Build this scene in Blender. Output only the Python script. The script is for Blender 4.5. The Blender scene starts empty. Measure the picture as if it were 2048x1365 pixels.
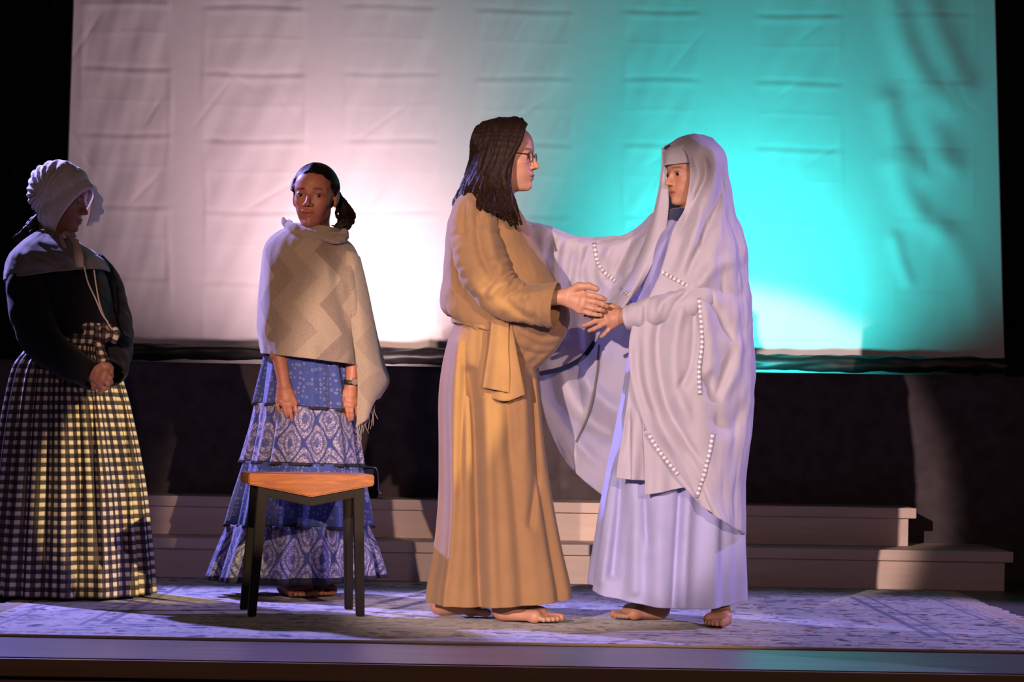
import bpy, bmesh, math, random
import numpy as np
from mathutils import Vector, Matrix
from mathutils.bvhtree import BVHTree

# ------------------------------------------------------------------ camera
SC = bpy.context.scene
COL = SC.collection
FPX, CX, CY, CAMH, ROLL = 4600.0, 1024.0, 850.0, 0.655, 0.0168
cd = bpy.data.cameras.new('camera')
cam = bpy.data.objects.new('camera', cd)
COL.objects.link(cam)
cd.sensor_width = 36.0
cd.lens = FPX / 2048.0 * 36.0
cd.shift_y = (CY - 682.5) / 2048.0
cd.clip_end = 200
ca, sa = math.cos(ROLL), math.sin(ROLL)
cam.matrix_world = Matrix(((ca, -sa, 0, 0), (0, 0, -1, 0), (sa, ca, 0, CAMH), (0, 0, 0, 1)))
SC.camera = cam

# ------------------------------------------------------------------ world, lights, exposure
w = bpy.data.worlds.new('dark_hall')
SC.world = w
w.use_nodes = True
w.node_tree.nodes['Background'].inputs[0].default_value = (0.35, 0.33, 0.42, 1)
w.node_tree.nodes['Background'].inputs[1].default_value = 0.006
SC.view_settings.view_transform = 'Standard'
SC.view_settings.look = 'None'
SC.view_settings.gamma = 1.0
SC.view_settings.exposure = 0.0
SC.view_settings.use_curve_mapping = False

def spot(name, loc, target, energy, color, angle, blend=0.15, radius=0.06):
    l = bpy.data.lights.new(name, 'SPOT')
    l.energy = energy; l.color = color
    l.spot_size = math.radians(angle); l.spot_blend = blend
    l.shadow_soft_size = radius
    o = bpy.data.objects.new(name, l)
    COL.objects.link(o)
    o.location = loc
    d = Vector(target) - Vector(loc)
    o.rotation_euler = d.to_track_quat('-Z', 'Y').to_euler()
    return o

# front-of-house keys, from both sides of the hall, onto the pair in robes
spot('key_spot', (-4.3, -6.0, 3.3), (0.0, 7.7, 0.78), 9400, (1.0, 0.71, 0.66), 7.7, 0.22, 0.05)
spot('key_cross_spot', (3.8, -6.0, 3.5), (0.26, 7.6, 0.70), 3900, (1.0, 0.66, 0.54), 8.0, 0.25, 0.05)
# its neighbour on the bar, onto the girl
spot('girl_spot', (-3.4, -6.0, 3.3), (-0.84, 8.3, 0.98), 4600, (1.0, 0.60, 0.44), 5.7, 0.4, 0.05)
# amber from the right of the hall, catching the girl and the checked skirt
spot('amber_spot', (5.2, 1.0, 3.2), (-1.22, 8.25, 0.40), 4200, (1.0, 0.72, 0.32), 5.2, 0.12, 0.03)
# broad dim warm wash from the back of the hall
spot('house_wash', (1.2, -9.0, 4.2), (0.0, 8.0, 1.0), 600, (1.0, 0.60, 0.48), 34, 0.8, 0.15)
# blue-violet back lights from the two wings
spot('violet_back_spot', (-3.7, 10.3, 3.7), (-0.75, 7.3, 0.1), 2900, (0.36, 0.33, 1.0), 34, 0.4, 0.05)
spot('violet_wing_spot', (4.4, 9.0, 3.4), (0.9, 7.2, 0.0), 1000, (0.50, 0.38, 1.0), 46, 0.5, 0.06)
# floor floods behind the black skirting, pointing up at the cloth
def flood(name, loc, target, energy, color, sx, sy, spread=120):
    l = bpy.data.lights.new(name, 'AREA')
    l.shape = 'RECTANGLE'; l.size = sx; l.size_y = sy
    l.energy = energy; l.color = color; l.spread = math.radians(spread)
    o = bpy.data.objects.new(name, l)
    COL.objects.link(o)
    o.location = loc
    d = Vector(target) - Vector(loc)
    o.rotation_euler = d.to_track_quat('-Z', 'Y').to_euler()
    return o
flood('rose_flood', (-0.50, 10.30, 0.81), (-0.98, 10.98, 1.95), 15, (1.0, 0.66, 0.72), 0.35, 0.12, 105)
flood('cyan_flood', (1.06, 10.30, 0.81), (1.10, 10.98, 1.95), 21, (0.04, 0.95, 0.92), 0.40, 0.12, 125)

# ------------------------------------------------------------------ coordinates
def P(px, py, d):
    dx, dy = px - CX, py - CY
    tx = dx * ca + dy * sa
    ty = -dx * sa + dy * ca
    return np.array((tx * d / FPX, d, CAMH - ty * d / FPX))

def topx(co):
    co = np.asarray(co)
    tx = co[:, 0] * FPX / co[:, 1]
    ty = (CAMH - co[:, 2]) * FPX / co[:, 1]
    return np.stack((tx * ca - ty * sa + CX, tx * sa + ty * ca + CY), 1)

# ------------------------------------------------------------------ mesh helpers
def tag(o, label=None, cat=None, group=None, kind=None):
    if label: o['label'] = label
    if cat: o['category'] = cat
    if group: o['group'] = group
    if kind: o['kind'] = kind
    return o

def empty(name, loc, label, cat):
    o = bpy.data.objects.new(name, None)
    COL.objects.link(o)
    o.location = Vector([float(v) for v in loc])
    return tag(o, label, cat)

def link(name, me, mat=None, parent=None):
    o = bpy.data.objects.new(name, me)
    COL.objects.link(o)
    if mat: me.materials.append(mat)
    if parent is not None:
        o.parent = parent
        M = Matrix.Identity(4)
        q = parent
        while q is not None:
            M = Matrix.Translation(q.location) @ M if q.type == 'EMPTY' else M
            q = q.parent
        o.matrix_parent_inverse = M.inverted()
    return o

def np_mesh(name, verts, faces, smooth=True, uv=None):
    """faces: (n,4) int array or a list of index lists"""
    me = bpy.data.meshes.new(name)
    if isinstance(faces, np.ndarray):
        n, k = faces.shape
        me.vertices.add(len(verts))
        me.vertices.foreach_set('co', np.asarray(verts, np.float32).ravel())
        me.loops.add(n * k)
        me.loops.foreach_set('vertex_index', faces.astype(np.int32).ravel())
        me.polygons.add(n)
        me.polygons.foreach_set('loop_start', np.arange(0, n * k, k, dtype=np.int32))
        me.update(calc_edges=True)
        me.validate()
    else:
        me.from_pydata([tuple(map(float, v)) for v in verts], [], faces)
        me.update()
    if smooth:
        me.polygons.foreach_set('use_smooth', np.ones(len(me.polygons), bool))
    if uv is not None:
        l = me.uv_layers.new(name='UVMap')
        vi = np.zeros(len(me.loops), np.int32)
        me.loops.foreach_get('vertex_index', vi)
        l.data.foreach_set('uv', np.asarray(uv, np.float32)[vi].ravel())
    return me

def obj_bm(name, bm, mat=None, parent=None, smooth=False):
    me = bpy.data.meshes.new(name)
    bm.normal_update()
    bm.to_mesh(me); bm.free()
    if smooth:
        me.polygons.foreach_set('use_smooth', np.ones(len(me.polygons), bool))
    return link(name, me, mat, parent)

def bm_box(bm, lo, hi, bevel=0.0):
    lo, hi = Vector(lo), Vector(hi)
    g = bmesh.ops.create_cube(bm, size=1.0)
    vs = g['verts']
    bmesh.ops.scale(bm, vec=hi - lo, verts=vs)
    bmesh.ops.translate(bm, vec=(lo + hi) / 2, verts=vs)
    if bevel > 0:
        es = list({e for v in vs for e in v.link_edges})
        bmesh.ops.bevel(bm, geom=es, offset=bevel, segments=2, affect='EDGES', profile=0.6)

def box(name, lo, hi, mat, parent=None, bevel=0.0):
    bm = bmesh.new(); bm_box(bm, lo, hi, bevel)
    return obj_bm(name, bm, mat, parent)

def catmull(ctrl, n):
    """ctrl (m,k) -> (n,k), through the points"""
    c = np.asarray(ctrl, float)
    m = len(c)
    if m == 2:
        t = np.linspace(0, 1, n)[:, None]
        return c[0] * (1 - t) + c[1] * t
    e = np.vstack((2 * c[:1] - c[1:2], c, 2 * c[-1:] - c[-2:-1]))
    s = np.linspace(0, m - 1 - 1e-9, n)
    i = s.astype(int); t = (s - i)[:, None]
    p0, p1, p2, p3 = e[i], e[i + 1], e[i + 2], e[i + 3]
    return 0.5 * (2 * p1 + (p2 - p0) * t + (2 * p0 - 5 * p1 + 4 * p2 - p3) * t ** 2 + (3 * p1 - p0 - 3 * p2 + p3) * t ** 3)

def resample(ctrl, n):
    """like catmull but evenly spaced along the curve (first 3 columns)"""
    f = catmull(ctrl, 200)
    L = np.concatenate(([0], np.cumsum(np.linalg.norm(np.diff(f[:, :3], axis=0), axis=1))))
    s = np.linspace(0, L[-1], n)
    return np.stack([np.interp(s, L, f[:, k]) for k in range(f.shape[1])], 1)

def wob(x, y, seed, f=1.0, oct=4):
    r = np.random.RandomState(seed)
    out = np.zeros_like(np.asarray(x, float))
    a = 1.0
    for o in range(oct):
        for _ in range(3):
            th = r.uniform(0, 2 * math.pi); k = f * (1.7 ** o) * r.uniform(.7, 1.3)
            out = out + a * np.sin(k * (x * math.cos(th) + y * math.sin(th)) * 2 * math.pi + r.uniform(0, 6.28))
        a *= .55
    return out / 3.0

def seg_dist(p, a, b):
    ab = b - a
    t = np.clip(((p - a) @ ab) / max(ab @ ab, 1e-9), 0, 1)
    q = a + t[:, None] * ab
    dv = p - q
    side = np.sign(ab[0] * dv[:, 1] - ab[1] * dv[:, 0])
    return np.linalg.norm(dv, axis=1), side, t

def apply_creases(V, mask, creases):
    """folds of the cloth along lines; amp in metres toward the hall (+) or away (-).
    each: (points, amp, width_px[, 'step'])"""
    if not creases: return V
    px = topx(V)
    out = V.copy()
    for c in creases:
        pts, wd = c[0], c[2] * .92
        amp = math.copysign(min(abs(c[1]) * 1.5, wd * (.0034 if len(c) > 4 else .0024)), c[1])
        kind = c[3] if len(c) > 3 else 'ridge'
        pts = catmull(np.array(pts, float), max(12, 6 * len(pts)))
        best = np.full(len(V), 1e9); sd = np.zeros(len(V)); tt = np.zeros(len(V))
        n = len(pts) - 1
        for i in range(n):
            dd, s, t = seg_dist(px, pts[i], pts[i + 1])
            m = dd < best
            best[m] = dd[m]; sd[m] = s[m]; tt[m] = ((i + t[m]) / n)
        taper = np.clip(np.minimum(tt, 1 - tt) * 5 + (0.15 if len(c) < 5 else c[4]), 0, 1)
        if kind == 'ridge':
            g = np.exp(-(best / wd) ** 2)
        else:   # step: sharp on one side, soft on the other
            g = np.where(sd > 0, np.exp(-(best / (wd * 2.2)) ** 2), np.exp(-(best / (wd * 0.35)) ** 2))
            if kind == 'stepr':
                g = np.where(sd < 0, np.exp(-(best / (wd * 2.2)) ** 2), np.exp(-(best / (wd * 0.35)) ** 2))
        out[:, 1] -= amp * g * taper * mask
    return out

def grid_faces(nr, nc, closed):
    r = np.arange(nr - 1)[:, None]
    c = np.arange(nc if closed else nc - 1)[None, :]
    c2 = (c + 1) % nc
    return np.stack((r * nc + c, r * nc + c2, (r + 1) * nc + c2, (r + 1) * nc + c), -1).reshape(-1, 4)

def add_solid(o, t):
    m = o.modifiers.new('thickness', 'SOLIDIFY'); m.thickness = t; m.offset = 0
    return o

def loft(name, rows, mat, parent, nseg=180, nrow=90, fold=None, creases=None, solid=0.004, power=2.0, droop=0.0):
    """rows: (xl, yl, xr, yr, depth_centre, depth_radius): rings from left to right outline"""
    ctrl = []
    for r in rows:
        L, R = P(r[0], r[1], r[4]), P(r[2], r[3], r[4])
        ctrl.append(np.concatenate(((L + R) / 2, (R - L) / 2, [r[5]])))
    f = catmull(ctrl, nrow)
    t = np.linspace(0, 2 * math.pi, nseg, endpoint=False)
    c, s = np.cos(t), np.sin(t)
    e = 2.0 / power
    cc = np.sign(c) * np.abs(c) ** e; ss = np.sign(s) * np.abs(s) ** e
    V = f[:, None, 0:3] + cc[None, :, None] * f[:, None, 3:6]
    V[:, :, 1] -= ss[None, :] * f[:, 6:7]
    N = np.stack((np.tile(c, (nrow, 1)), np.tile(-s, (nrow, 1)), np.zeros((nrow, nseg))), -1)
    rlen = np.linalg.norm(np.diff(f[:, :3], axis=0), axis=1)
    vlen = np.concatenate(([0], np.cumsum(rlen)))
    U = t / (2 * math.pi)
    UU, VV = np.meshgrid(U, vlen / max(vlen[-1], 1e-6))
    if fold is not None:
        V = V + N * fold(UU, VV)[:, :, None]
    circ = 2 * math.pi * max(np.linalg.norm(f[:, 3:6], axis=1).max(), f[:, 6].max())
    uv = np.stack((UU * circ, np.tile(vlen[:, None], (1, nseg))), -1).reshape(-1, 2)
    V[:, :, 2] -= droop * s[None, :] * (1 - VV) ** 5
    mask = np.tile(np.clip(s * 2.5 + 0.3, 0, 1), (nrow, 1)).ravel()
    V = apply_creases(V.reshape(-1, 3), mask, creases)
    F = grid_faces(nrow, nseg, True)
    # the uv seam sits at the right outline: fix by splitting the last column
    me = np_mesh(name, V, F, True, uv)
    l = me.uv_layers[0]
    arr = np.zeros(len(me.loops) * 2, np.float32); l.data.foreach_get('uv', arr); arr = arr.reshape(-1, 4, 2)
    big = arr[:, :, 0].max(1) - arr[:, :, 0].min(1) > circ / 2
    sub = arr[big]; sub[:, :, 0] = np.where(sub[:, :, 0] < circ / 2, sub[:, :, 0] + circ, sub[:, :, 0]); arr[big] = sub
    l.data.foreach_set('uv', arr.ravel())
    o = link(name, me, mat, parent)
    return add_solid(o, solid)

def patch(name, rows, mat, parent, nr=70, nc=70, fold=None, creases=None, solid=0.004, raw=False):
    """rows: list of lists of (px, py, depth) -> draped sheet of cloth"""
    ctrl = np.array([[P(*p) if not raw else np.array(p, float) for p in r] for r in rows])
    R, C = ctrl.shape[:2]
    a = catmull(ctrl.reshape(R, -1), nr).reshape(nr, C, 3)
    b = catmull(a.transpose(1, 0, 2).reshape(C, -1), nc).reshape(nc, nr, 3).transpose(1, 0, 2)
    du = np.gradient(b, axis=1); dv = np.gradient(b, axis=0)
    N = np.cross(du, dv); N /= np.linalg.norm(N, axis=2, keepdims=True) + 1e-9
    UU, VV = np.meshgrid(np.linspace(0, 1, nc), np.linspace(0, 1, nr))
    if fold is not None:
        b = b + N * fold(UU, VV)[:, :, None]
    V = b.reshape(-1, 3)
    uv = np.stack((UU * np.linalg.norm(du, axis=2).sum(1).mean(), VV * np.linalg.norm(dv, axis=2).sum(0).mean()), -1).reshape(-1, 2)
    V = apply_creases(V, np.clip(np.abs(N[:, :, 1]).ravel() * 1.6, 0, 1), creases)
    me = np_mesh(name, V, grid_faces(nr, nc, False), True, uv)
    o = link(name, me, mat, parent)
    return add_solid(o, solid) if solid else o

def tube(name, pts, mat, parent, nseg=20, n=40, fold=None, creases=None, flat=1.0, cap=True, solid=0, raw=False, up=(0, 1, 0)):
    """pts: (px, py, depth, radius_m[, flatten])"""
    ctrl = np.array([np.concatenate((P(*p[:3]) if not raw else np.array(p[:3], float), [p[3], p[4] if len(p) > 4 else flat])) for p in pts])
    f = resample(ctrl, n)
    T = np.gradient(f[:, :3], axis=0); T /= np.linalg.norm(T, axis=1, keepdims=True) + 1e-9
    upv = np.array(up, float)
    A = np.cross(T, upv); A /= np.linalg.norm(A, axis=1, keepdims=True) + 1e-9
    B = np.cross(A, T)
    t = np.linspace(0, 2 * math.pi, nseg, endpoint=False)
    r = np.tile(f[:, 3:4], (1, nseg))
    UU, VV = np.meshgrid(t / (2 * math.pi), np.linspace(0, 1, n))
    if fold is not None: r = r + fold(UU, VV)
    V = f[:, None, :3] + A[:, None, :] * (np.cos(t)[None, :, None] * r[:, :, None]) + B[:, None, :] * (np.sin(t)[None, :, None] * (r * f[:, 4:5])[:, :, None])
    V = V.reshape(-1, 3)
    L = np.concatenate(([0], np.cumsum(np.linalg.norm(np.diff(f[:, :3], axis=0), axis=1))))
    uv = np.stack((UU * 2 * math.pi * f[:, 3].max(), np.tile(L[:, None], (1, nseg))), -1).reshape(-1, 2)
    mask = np.clip((np.repeat(f[:, 1], nseg) - V[:, 1]) / (np.repeat(f[:, 3], nseg) + 1e-6) * 1.5 + .4, 0, 1)
    V = apply_creases(V, mask, creases)
    F = grid_faces(n, nseg, True)
    if cap and not solid:
        fl = F.tolist()
        fl.append(list(range(nseg))[::-1]); fl.append([(n - 1) * nseg + k for k in range(nseg)])
        me = np_mesh(name, V, fl, True, uv)
    else:
        me = np_mesh(name, V, F, True, uv)
    o = link(name, me, mat, parent)
    if solid: add_solid(o, solid)
    return o

def surface_points(targets, pts, n, lift=0.004):
    """drop a pixel-plane curve onto cloth already built (real points on the cloth)"""
    dg = bpy.context.evaluated_depsgraph_get(); dg.update()
    trees = [BVHTree.FromObject(o, dg) for o in targets]
    inv = [o.matrix_world for o in targets]
    out = []
    o0 = Vector((0, 0, CAMH))
    for p in catmull(np.array(pts, float), n):
        q = Vector(P(p[0], p[1], 8.0)); d = (q - o0).normalized()
        best = None
        for tr, mw in zip(trees, inv):
            mi = mw.inverted()
            h = tr.ray_cast(mi @ o0, (mi.to_3x3() @ d).normalized())
            if h[0] is not None:
                hw = mw @ h[0]
                dist = (hw - o0).length
                if best is None or dist < best: best = dist
        out.append(best)
    pr = catmull(np.array(pts, float), n)
    known = [i for i, b in enumerate(out) if b is not None]
    if not known: return np.array([P(p[0], p[1], 7.4) for p in pr])
    dist = np.interp(np.arange(n), known, [out[i] for i in known])
    res = []
    for p, b in zip(pr, dist):
        q = Vector(P(p[0], p[1], 8.0)); d = (q - o0).normalized()
        res.append(np.array(o0 + d * (b - lift)))
    return np.array(res)

def strip_on(name, targets, pts, width, mat, parent, n=40, lift=0.004, solid=0.0015):
    c = surface_points(targets, pts, n, lift)
    T = np.gradient(c, axis=0); T /= np.linalg.norm(T, axis=1, keepdims=True) + 1e-9
    A = np.cross(T, np.array((0, 1, 0.0))); A /= np.linalg.norm(A, axis=1, keepdims=True) + 1e-9
    V = np.stack((c - A * width / 2, c + A * width / 2), 1).reshape(-1, 3)
    L = np.concatenate(([0], np.cumsum(np.linalg.norm(np.diff(c, axis=0), axis=1))))
    uv = np.stack((np.tile([0, width], n), np.repeat(L, 2)), 1)
    me = np_mesh(name, V, grid_faces(n, 2, False), True, uv)
    return add_solid(link(name, me, mat, parent), solid)

# ------------------------------------------------------------------ implicit surfaces for bodies and hair
class Field:
    def __init__(s, lo, hi, res=0.0036):
        s.lo = np.array(lo, float); s.res = res
        n = np.ceil((np.array(hi, float) - s.lo) / res).astype(int) + 1
        s.ax = [s.lo[k] + np.arange(n[k]) * res for k in range(3)]
        s.f = np.full(n, 0.5, np.float32)
    def region(s, lo, hi, pad):
        sl = []
        for k in range(3):
            a = int(max(0, math.floor((lo[k] - pad - s.lo[k]) / s.res)))
            b = int(min(len(s.ax[k]), math.ceil((hi[k] + pad - s.lo[k]) / s.res) + 1))
            if b <= a: return None
            sl.append(slice(a, b))
        X = s.ax[0][sl[0]][:, None, None]; Y = s.ax[1][sl[1]][None, :, None]; Z = s.ax[2][sl[2]][None, None, :]
        return tuple(sl), X, Y, Z
    def merge(s, sl, d, k):
        a = s.f[sl]
        if k <= 0: s.f[sl] = np.minimum(a, d); return
        h = np.clip(.5 + .5 * (d - a) / k, 0, 1)
        s.f[sl] = d * (1 - h) + a * h - k * h * (1 - h)
    def cap(s, a, b, ra, rb, k=0.01):
        a, b = np.array(a, float), np.array(b, float)
        R = max(ra, rb)
        reg = s.region(np.minimum(a, b) - R, np.maximum(a, b) + R, k + 4 * s.res)
        if reg is None: return
        sl, X, Y, Z = reg
        ab = b - a
        t = np.clip(((X - a[0]) * ab[0] + (Y - a[1]) * ab[1] + (Z - a[2]) * ab[2]) / max(ab @ ab, 1e-9), 0, 1)
        d = np.sqrt((X - a[0] - t * ab[0]) ** 2 + (Y - a[1] - t * ab[1]) ** 2 + (Z - a[2] - t * ab[2]) ** 2) - (ra + (rb - ra) * t)
        s.merge(sl, d.astype(np.float32), k)
    def chain(s, pts, rad, k=0.01):
        for i in range(len(pts) - 1):
            s.cap(pts[i], pts[i + 1], rad[i], rad[i + 1], k)
    def ell(s, c, r, k=0.01, M=None):
        c = np.array(c, float); r = np.array(r, float); R = r.max()
        reg = s.region(c - R, c + R, k + 4 * s.res)
        if reg is None: return
        sl, X, Y, Z = reg
        s.merge(sl, ell_sd(X - c[0], Y - c[1], Z - c[2], r, M).astype(np.float32), k)
    def mesh(s, name):
        return np_mesh(name, *surf_nets(s.f, s.ax))

def ell_sd(x, y, z, r, M=None):
    if M is not None:
        x, y, z = M[0][0] * x + M[0][1] * y + M[0][2] * z, M[1][0] * x + M[1][1] * y + M[1][2] * z, M[2][0] * x + M[2][1] * y + M[2][2] * z
    k0 = np.sqrt((x / r[0]) ** 2 + (y / r[1]) ** 2 + (z / r[2]) ** 2)
    k1 = np.sqrt((x / r[0] ** 2) ** 2 + (y / r[1] ** 2) ** 2 + (z / r[2] ** 2) ** 2)
    return k0 * (k0 - 1.0) / np.maximum(k1, 1e-6)

def surf_nets(f, ax):
    s = f < 0
    nx, ny, nz = f.shape
    c = np.zeros((nx - 1, ny - 1, nz - 1), np.int8)
    offs = [(i, j, k) for i in (0, 1) for j in (0, 1) for k in (0, 1)]
    for (i, j, k) in offs:
        c += s[i:nx - 1 + i, j:ny - 1 + j, k:nz - 1 + k]
    act = np.argwhere((c > 0) & (c < 8))
    vid = np.full(c.shape, -1, np.int32)
    vid[act[:, 0], act[:, 1], act[:, 2]] = np.arange(len(act))
    acc = np.zeros((len(act), 3)); cnt = np.zeros(len(act))
    for a in offs:
        for axis in range(3):
            if a[axis]: continue
            b = list(a); b[axis] = 1
            fa = f[act[:, 0] + a[0], act[:, 1] + a[1], act[:, 2] + a[2]]
            fb = f[act[:, 0] + b[0], act[:, 1] + b[1], act[:, 2] + b[2]]
            m = (fa < 0) != (fb < 0)
            t = np.where(m, fa / np.where(m, fa - fb, 1), 0)
            p = np.tile(np.array(a, float), (len(act), 1)); p[:, axis] += t
            acc[m] += p[m]; cnt[m] += 1
    pos = act + acc / cnt[:, None]
    res = ax[0][1] - ax[0][0]
    V = pos * res + np.array([ax[0][0], ax[1][0], ax[2][0]])
    quads = []
    for axis in range(3):
        u, v = (axis + 1) % 3, (axis + 2) % 3
        A = [slice(None)] * 3; B = [slice(None)] * 3
        A[axis] = slice(0, -1); B[axis] = slice(1, None)
        for q in (u, v):
            A[q] = slice(1, -1); B[q] = slice(1, -1)
        sA, sB = s[tuple(A)], s[tuple(B)]
        e = np.argwhere(sA != sB)
        if len(e) == 0: continue
        flip = sA[e[:, 0], e[:, 1], e[:, 2]]
        base = e.copy(); base[:, u] += 1; base[:, v] += 1
        def cell(du, dv):
            q = base.copy(); q[:, u] += du; q[:, v] += dv
            return vid[q[:, 0], q[:, 1], q[:, 2]]
        Q = np.stack((cell(-1, -1), cell(0, -1), cell(0, 0), cell(-1, 0)), 1)
        Q[~flip] = Q[~flip][:, ::-1]
        quads.append(Q)
    return V, np.vstack(quads)

class Head:
    def __init__(s, c, fwd, up=(0, 0, 1), scale=1.0):
        s.c = np.array(c, float); s.s = scale
        f = np.array(fwd, float); f /= np.linalg.norm(f)
        u = np.array(up, float); u -= f * (u @ f); u /= np.linalg.norm(u)
        s.f, s.u = f, u
        s.l = np.cross(u, f)
        s.M = np.stack((s.f, s.l, s.u))          # world -> local rows
    def w(s, f, l, u): return s.c + s.s * (s.f * f + s.l * l + s.u * u)
    def loc(s, V): return (np.asarray(V) - s.c) @ s.M.T / s.s
    def add(s, F, ears=True, smile=0.0, nosew=0.0, taper=1.0):
        R = 0.16 * s.s; s.smile = smile
        sl, X, Y, Z = F.region(s.c - R, s.c + R, 0.01)
        dx, dy, dz = X - s.c[0], Y - s.c[1], Z - s.c[2]
        f = (s.M[0][0] * dx + s.M[0][1] * dy + s.M[0][2] * dz) / s.s
        l = (s.M[1][0] * dx + s.M[1][1] * dy + s.M[1][2] * dz) / s.s
        u = (s.M[2][0] * dx + s.M[2][1] * dy + s.M[2][2] * dz) / s.s
        l = l * (1 + taper * np.clip(-u, 0, .12))
        la = np.abs(l)
        def sm(a, b, k):
            h = np.clip(.5 + .5 * (b - a) / k, 0, 1)
            return b * (1 - h) + a * h - k * h * (1 - h)
        def ssub(a, b, k): return -sm(-a, b, k)
        def E(c, r): return ell_sd(f - c[0], la - c[1], u - c[2], np.array(r))
        def Ec(c, r): return ell_sd(f - c[0], l - c[1], u - c[2], np.array(r))
        def C(a, b, ra, rb, mirror=True):
            L = la if mirror else l
            a = np.array(a); b = np.array(b); ab = b - a
            t = np.clip(((f - a[0]) * ab[0] + (L - a[1]) * ab[1] + (u - a[2]) * ab[2]) / (ab @ ab), 0, 1)
            return np.sqrt((f - a[0] - t * ab[0]) ** 2 + (L - a[1] - t * ab[1]) ** 2 + (u - a[2] - t * ab[2]) ** 2) - (ra + (rb - ra) * t)
        d = Ec((-.014, 0, .030), (.096, .074, .083))
        d = sm(d, Ec((.020, 0, -.036), (.068, .058, .078)), .03)
        d = sm(d, Ec((.048, 0, .035), (.040, .056, .050)), .02)         # forehead
        d = sm(d, C((.010, .044, -.060), (.058, .018, -.094), .017, .016), .025)   # jaw
        d = sm(d, Ec((.073, 0, -.096), (.019, .019, .016)), .016)        # chin
        d = sm(d, E((.052, .040, -.026), (.024, .020, .022)), .025)      # cheeks
        d = sm(d, E((.062, .026, -.058), (.022, .022, .022)), .02)
        d = sm(d, C((.078, .012, .018), (.060, .046, .020), .009, .008), .016)    # brow
        d = ssub(d, E((.101, .033, -.002), (.020, .018, .013)), .012)    # sockets
        d = sm(d, E((.0705, .033, -.001), (.0165, .0165, .0155)), .005)  # lids
        d = ssub(d, E((.089, .033, -.0025), (.009, .0130, .0044)), .002) # lid slit
        d = sm(d, C((.080, 0, .012), (.103, 0, -.030), .0065, .0085, False), .010) # nose
        d = sm(d, Ec((.104, 0, -.033), (.0115, .0095 + nosew, .0085)), .006)
        d = sm(d, E((.094, .0115 + nosew, -.037), (.009, .0065, .0065)), .005)
        d = ssub(d, E((.098, .006, -.045), (.005, .0035, .004)), .003)   # nostrils
        d = sm(d, Ec((.078, 0, -.064), (.016, .026, .020)), .012)        # muzzle
        u = u - smile * np.minimum(l * l, .0007)
        d = sm(d, Ec((.0905, 0, -.0610), (.0075, .019 + smile * .0006, .0050)), .004)    # upper lip
        d = sm(d, Ec((.0890, 0, -.0715), (.0080, .017, .0058)), .004)    # lower lip
        d = ssub(d, Ec((.0990, 0, -.0663 ), (.008, .022, .0020)), .0025)
        u = u + smile * np.minimum(l * l, .0007)
        if ears:
            d = sm(d, ell_sd((f + .012) + (u + .008) * .25, la - .077, u + .008, np.array((.018, .008, .031))), .006)
            d = ssub(d, E((-.006, .086, -.006), (.009, .006, .017)), .004)
        F.merge(sl, (d * s.s).astype(np.float32), .012)
    def paint(s, V, col, skin, lip, brow, cheek=None):
        q = s.loc(V); la = np.abs(q[:, 1])
        q3 = q[:, 2] - getattr(s, 'smile', 0) * np.minimum(la ** 2, .0007)
        near = (np.abs(q) < .16).all(1)
        def mix(m, c):
            m = (m * near)[:, None]
            col[:, :3] = col[:, :3] * (1 - m) + np.array(c) * m
        front = np.clip((q[:, 0] - .02) * 60, 0, 1)
        if cheek is not None:
            mix(front * .5 * np.exp(-((la - .04) / .02) ** 2 - ((q[:, 2] + .035) / .02) ** 2), cheek)
            mix(.45 * np.exp(-((q[:, 0] - .11) / .02) ** 2 - (la / .012) ** 2 - ((q[:, 2] + .035) / .012) ** 2), cheek)
        lipm = np.clip(1.6 - ((la / .0235) ** 2 + ((q3 + .0665) / .0105) ** 2) * 1.3, 0, 1) * np.clip((q[:, 0] - .07) * 200, 0, 1)
        mix(lipm, lip)
        mix(np.exp(-((q3 + .0663) / .0022) ** 2) * (la < .023) * np.clip((q[:, 0] - .07) * 200, 0, 1) * .8, np.array(lip) * .3)
        bu = .021 - 3.2 * (la - .030) ** 2 - np.clip(la - .04, 0, 1) * .3
        mix(np.clip(1.5 - ((q[:, 2] - bu) / .0030) ** 2, 0, 1) * np.clip((la - .012) * 200, 0, 1) * np.clip((.053 - la) * 100, 0, 1) * front * .75, brow)
        # lash line
        mix(np.exp(-((q[:, 2] - .0040) / .0022) ** 2 - ((la - .033) / .0135) ** 4) * front * .9, brow)
    def eyes(s, parent, mats, look=(1, 0, 0)):
        for sg in (-1, 1):
            bm = bmesh.new()
            bmesh.ops.create_uvsphere(bm, u_segments=24, v_segments=18, radius=.0142 * s.s)
            lk = np.array(look, float); lk /= np.linalg.norm(lk)
            g = s.f * lk[0] + s.l * lk[1] + s.u * lk[2]
            qt = Vector(g).to_track_quat('Z', 'Y')
            for fc in bm.faces:
                cz = fc.calc_center_median().normalized().z
                fc.material_index = 2 if cz > .94 else (1 if cz > .78 else 0)
                fc.smooth = True
            bmesh.ops.rotate(bm, cent=(0, 0, 0), matrix=qt.to_matrix(), verts=bm.verts)
            bmesh.ops.translate(bm, vec=Vector(s.w(.0722, .033 * sg, -.0015)), verts=bm.verts)
            o = obj_bm('eye', bm, mats[0], parent)
            o.data.materials.append(mats[1]); o.data.materials.append(mats[2])

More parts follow.
